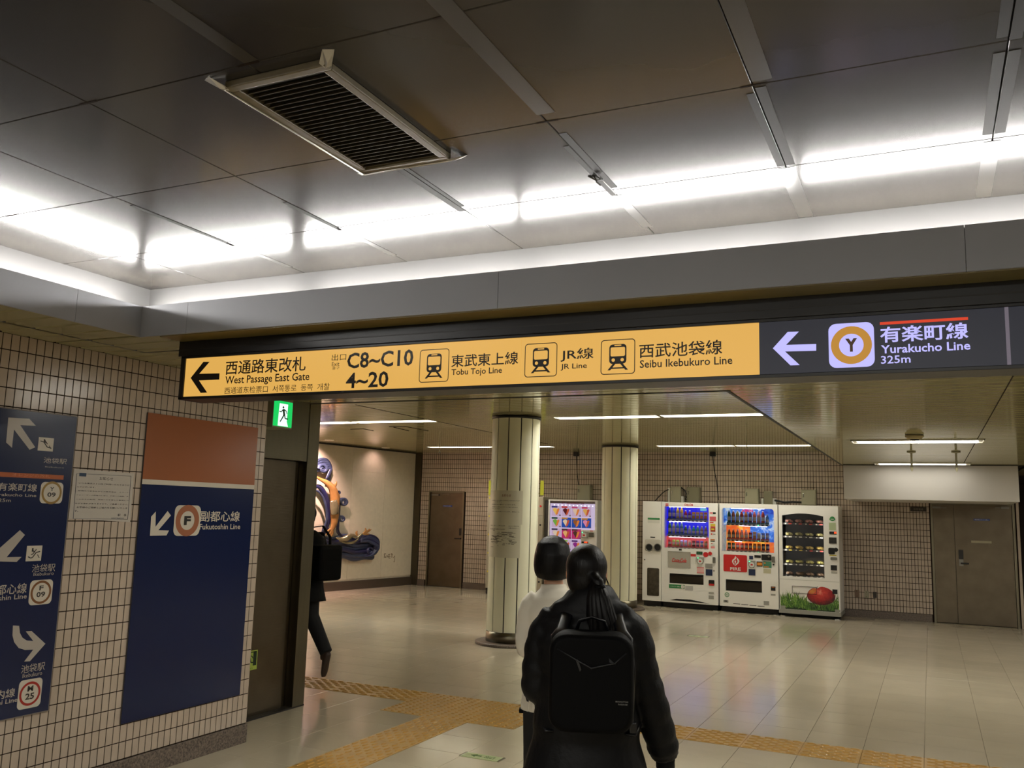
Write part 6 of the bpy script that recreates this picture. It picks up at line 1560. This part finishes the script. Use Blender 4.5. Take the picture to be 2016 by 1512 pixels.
q = MB(); q.tube([(bx1-.006, byb-.05, bz0+.30), (bx1+.004, byb-.05, bz0+.2), (bx1-.002, byb-.05, bz0+.03)], .004, BAGS, 6); q.build('zip', bp)
MB().box(bx1-.012, byb-.06, bz0-.006, bx1+.012, byb-.03, bz0+.03, BAGS, .004).build('strap_end', bp)

# ---------------- woman in the ivory jacket (ahead)
az2 = math.radians(22.6)
w2 = thing('person', 'person with black bob hair in an ivory jacket and black trousers, from behind', 'person', (-1.675, 4.05, 0), az2)
HC = (0, .02, 1.405)
q = MB(); head(q, HC)
q.tube([(.01, .0, 1.20), (.005, .012, 1.32), (0, .018, 1.39)], [(.055, .052), (.046, .048), (.048, .053)], SKIN, 14, side=(1, 0, 0))
q.tube([(.02, 0, .74), (.02, 0, .9), (.02, 0, 1.05), (.02, 0, 1.18), (.01, 0, 1.25)], [(.14, .09), (.11, .08), (.125, .09), (.14, .085), (.06, .055)], SKIN, 18, side=(1, 0, 0))
for s in (-1, 1): q.tube([(.02+s*.07, 0, .80), (.02+s*.07, .03*s, .46), (.02+s*.07, 0, .10)], [.07, .048, .032], SKIN, 14)
for s in (-1, 1): q.tube([(.02+s*.11, 0, 1.21), (.02+s*.140, -.01, 1.05), (.02+s*.132, -.02, .98), (.02+s*.06, .19, 1.0)], [.042, .036, .032, .022], SKIN, 12)
organic('body', q, w2, .009, 4, SKIN, [hand((.02+s*.05, .215, 1.005), (-s*.5, .85, .1), (0, .1, 1), s*1) for s in (-1, 1)])
face_bits(w2, HC)
q = MB(); x, y, z = HC
q.tube([(x, y-.012, z+.112), (x, y-.014, z+.10), (x, y-.018, z+.07), (x, y-.02, z+.02), (x, y-.022, z-.03), (x, y-.024, z-.065), (x, y-.02, z-.088)], [(.018, .02), (.050, .056), (.078, .088), (.090, .102), (.093, .098), (.088, .086), (.076, .070)], HAIR, 30, side=(1, 0, 0))
organic('hair', q, w2, .007, 2, HAIR)
q = MB()
q.tube([(.02, 0, .698), (.02, 0, .78), (.02, 0, .90), (.02, 0, 1.05), (.015, -.005, 1.16), (.012, 0, 1.22), (.01, 0, 1.26)], [(.160, .115), (.152, .112), (.128, .105), (.130, .108), (.140, .110), (.118, .095), (.075, .068)], BLZ, 28, side=(1, 0, 0))
for s in (-1, 1):
    O, W = puffer([(.02+s*.085, 0, 1.215), (.02+s*.125, 0, 1.17), (.02+s*.142, -.005, 1.07), (.02+s*.136, -.015, .985), (.02+s*.10, .10, .985), (.02+s*.07, .18, 1.0)], [.050, .050, .046, .048, .044, .036], 30, .003, 9); q.tube(O, W, BLZ, 16)
q.tube([(.01, 0, 1.22), (.008, .004, 1.285)], [(.075, .066), (.062, .058)], BLZ, 20, side=(1, 0, 0))
for k in range(5): a = -.12+k*.06; q.tube([(.02+a, -.108, .715), (.02+a*.9, -.112, .82)], [.006, .003], BLZ, 6)
organic('jacket', q, w2, .0065, 3, BLZ)
q = MB(); q.box(-.145, -.03, .682, -.09, .02, .702, BAGM, .006); q.build('belt_end', w2)
for s in (-1, 1):
    q = MB(); q.tube([(.02+s*.062, 0, .86), (.02+s*.068, .03*s, .46), (.02+s*.07, 0, .08)], [.092, .07, .06], TRO, 16); organic('trouser_leg', q, w2, .009, 3, TRO); shoe(w2, (.02+s*.07, -.01, 0), mt=SHOEB)

# ---------------- walker half hidden by the steel portal
w3 = thing('person', 'person in black coat striding left, half hidden by the steel portal', 'person', (-5.22, 6.70, 0), math.radians(84))
HC = (0, .06, 1.535)
q = MB(); head(q, HC)
q.tube([(0, .02, 1.36), (0, .04, 1.45), (0, .05, 1.51)], [(.06, .055), (.05, .05), (.05, .055)], SKIN, 14, side=(1, 0, 0))
q.tube([(0, 0, .84), (0, 0, 1.0), (0, .01, 1.2), (0, .02, 1.36)], [(.15, .10), (.13, .09), (.16, .10), (.09, .06)], SKIN, 16, side=(1, 0, 0))
q.tube([(.08, .02, .88), (.09, -.0, .60), (.095, -.09, .47), (.095, -.21, .31)], [.07, .045, .032, .028], SKIN, 12)
q.tube([(-.08, .02, .88), (-.08, .28, .50), (-.08, .33, .08)], [.078, .055, .036], SKIN, 12)
q.tube([(.17, .02, 1.34), (.21, .06, 1.10), (.20, .26, .95)], [.045, .038, .026], SKIN, 12); q.tube([(-.17, .02, 1.34), (-.21, .02, 1.08), (-.21, .16, .86)], [.045, .038, .026], SKIN, 12)
organic('body', q, w3, .01, 4, SKIN, [hand((.20, .275, .94), (0, .8, -.4), (-1, 0, 0), 1), hand((-.21, .17, .845), (0, .5, -.9), (1, 0, 0), -1)])
face_bits(w3, HC)
q = MB(); x, y, z = HC; q.ball((x, y-.018, z+.02), (.082, .098, .09), HAIR, 22, 14); q.ball((x, y-.035, z-.025), (.075, .065, .07), HAIR, 18, 12); organic('hair', q, w3, .008, 3, HAIR)
q = MB(); q.tube([(0, -.02, .74), (0, -.0, .86), (0, 0, 1.0), (0, .01, 1.2), (0, .01, 1.33), (0, .02, 1.39)], [(.19, .17), (.18, .15), (.165, .13), (.19, .135), (.18, .12), (.08, .075)], COATK, 24, side=(1, 0, 0))
q.tube([(.13, .01, 1.35), (.20, .03, 1.24), (.215, .07, 1.08), (.205, .24, .97)], [.065, .066, .06, .045], COATK, 14); q.tube([(-.13, .01, 1.35), (-.20, .01, 1.24), (-.215, .03, 1.06), (-.21, .15, .88)], [.065, .066, .06, .045], COATK, 14)
organic('coat', q, w3, .01, 3, COATK)
q = MB(); q.tube([(.08, .02, .90), (.09, .0, .62), (.095, -.09, .48), (.095, -.21, .305)], [.09, .074, .066, .058], TRO, 14); organic('trouser_leg', q, w3, .009, 3, TRO)
q = MB(); q.tube([(-.08, .02, .90), (-.08, .26, .52), (-.08, .33, .10)], [.09, .068, .052], TRO, 14); organic('trouser_leg', q, w3, .009, 3, TRO)
shoe(w3, (.095, -.25, .255), (0, .25, -1), (0, 1, .3), SHOE, .23); shoe(w3, (-.08, .33, 0), mt=SHOE)
bg = thing('shoulder_bag', 'boxy black shoulder bag on the back of the half-hidden walker', 'bag', (-5.22, 6.70, 0), math.radians(84))
q = MB(); q.box(-.15, -.30, .955, .15, -.145, 1.275, BAGM, .03); organic('bag_body', q, bg, .01, 2, BAGM)
q = MB(); q.box(-.11, -.302, .99, .11, -.29, 1.13, BAGM, .01); q.build('front_pocket', bg)
for s in (-1, 1):
    q = MB(); q.tube([(s*.12, -.16, 1.22), (s*.12, -.155, 1.34), (s*.115, -.06, 1.44), (s*.11, .08, 1.42), (s*.12, .165, 1.28), (s*.13, .15, 1.1), (s*.16, .0, .99), (s*.14, -.14, .98)], [(.02, .006)]*8, BAGM, 8, side=(1, 0, 0)); q.build('shoulder_strap', bg)

# ================================================================== tidy: empties to the base of their thing
def rebase():
    for t in [o for o in SC.objects if o.type == 'EMPTY' and o.parent is None]:
        if t.location.length > 1e-6 or not t.children: continue
        lo = V((1e9,)*3); hi = V((-1e9,)*3)
        for c in t.children:
            if c.type != 'MESH': continue
            mw = Matrix.LocRotScale(c.location, c.rotation_euler, c.scale)
            for b in c.bound_box:
                p = mw @ V(b); lo = V(map(min, lo, p)); hi = V(map(max, hi, p))
        base = V(((lo.x+hi.x)/2, (lo.y+hi.y)/2, lo.z)); t.location = base
        for c in t.children: c.location = c.location-base
bpy.context.view_layer.update(); rebase()
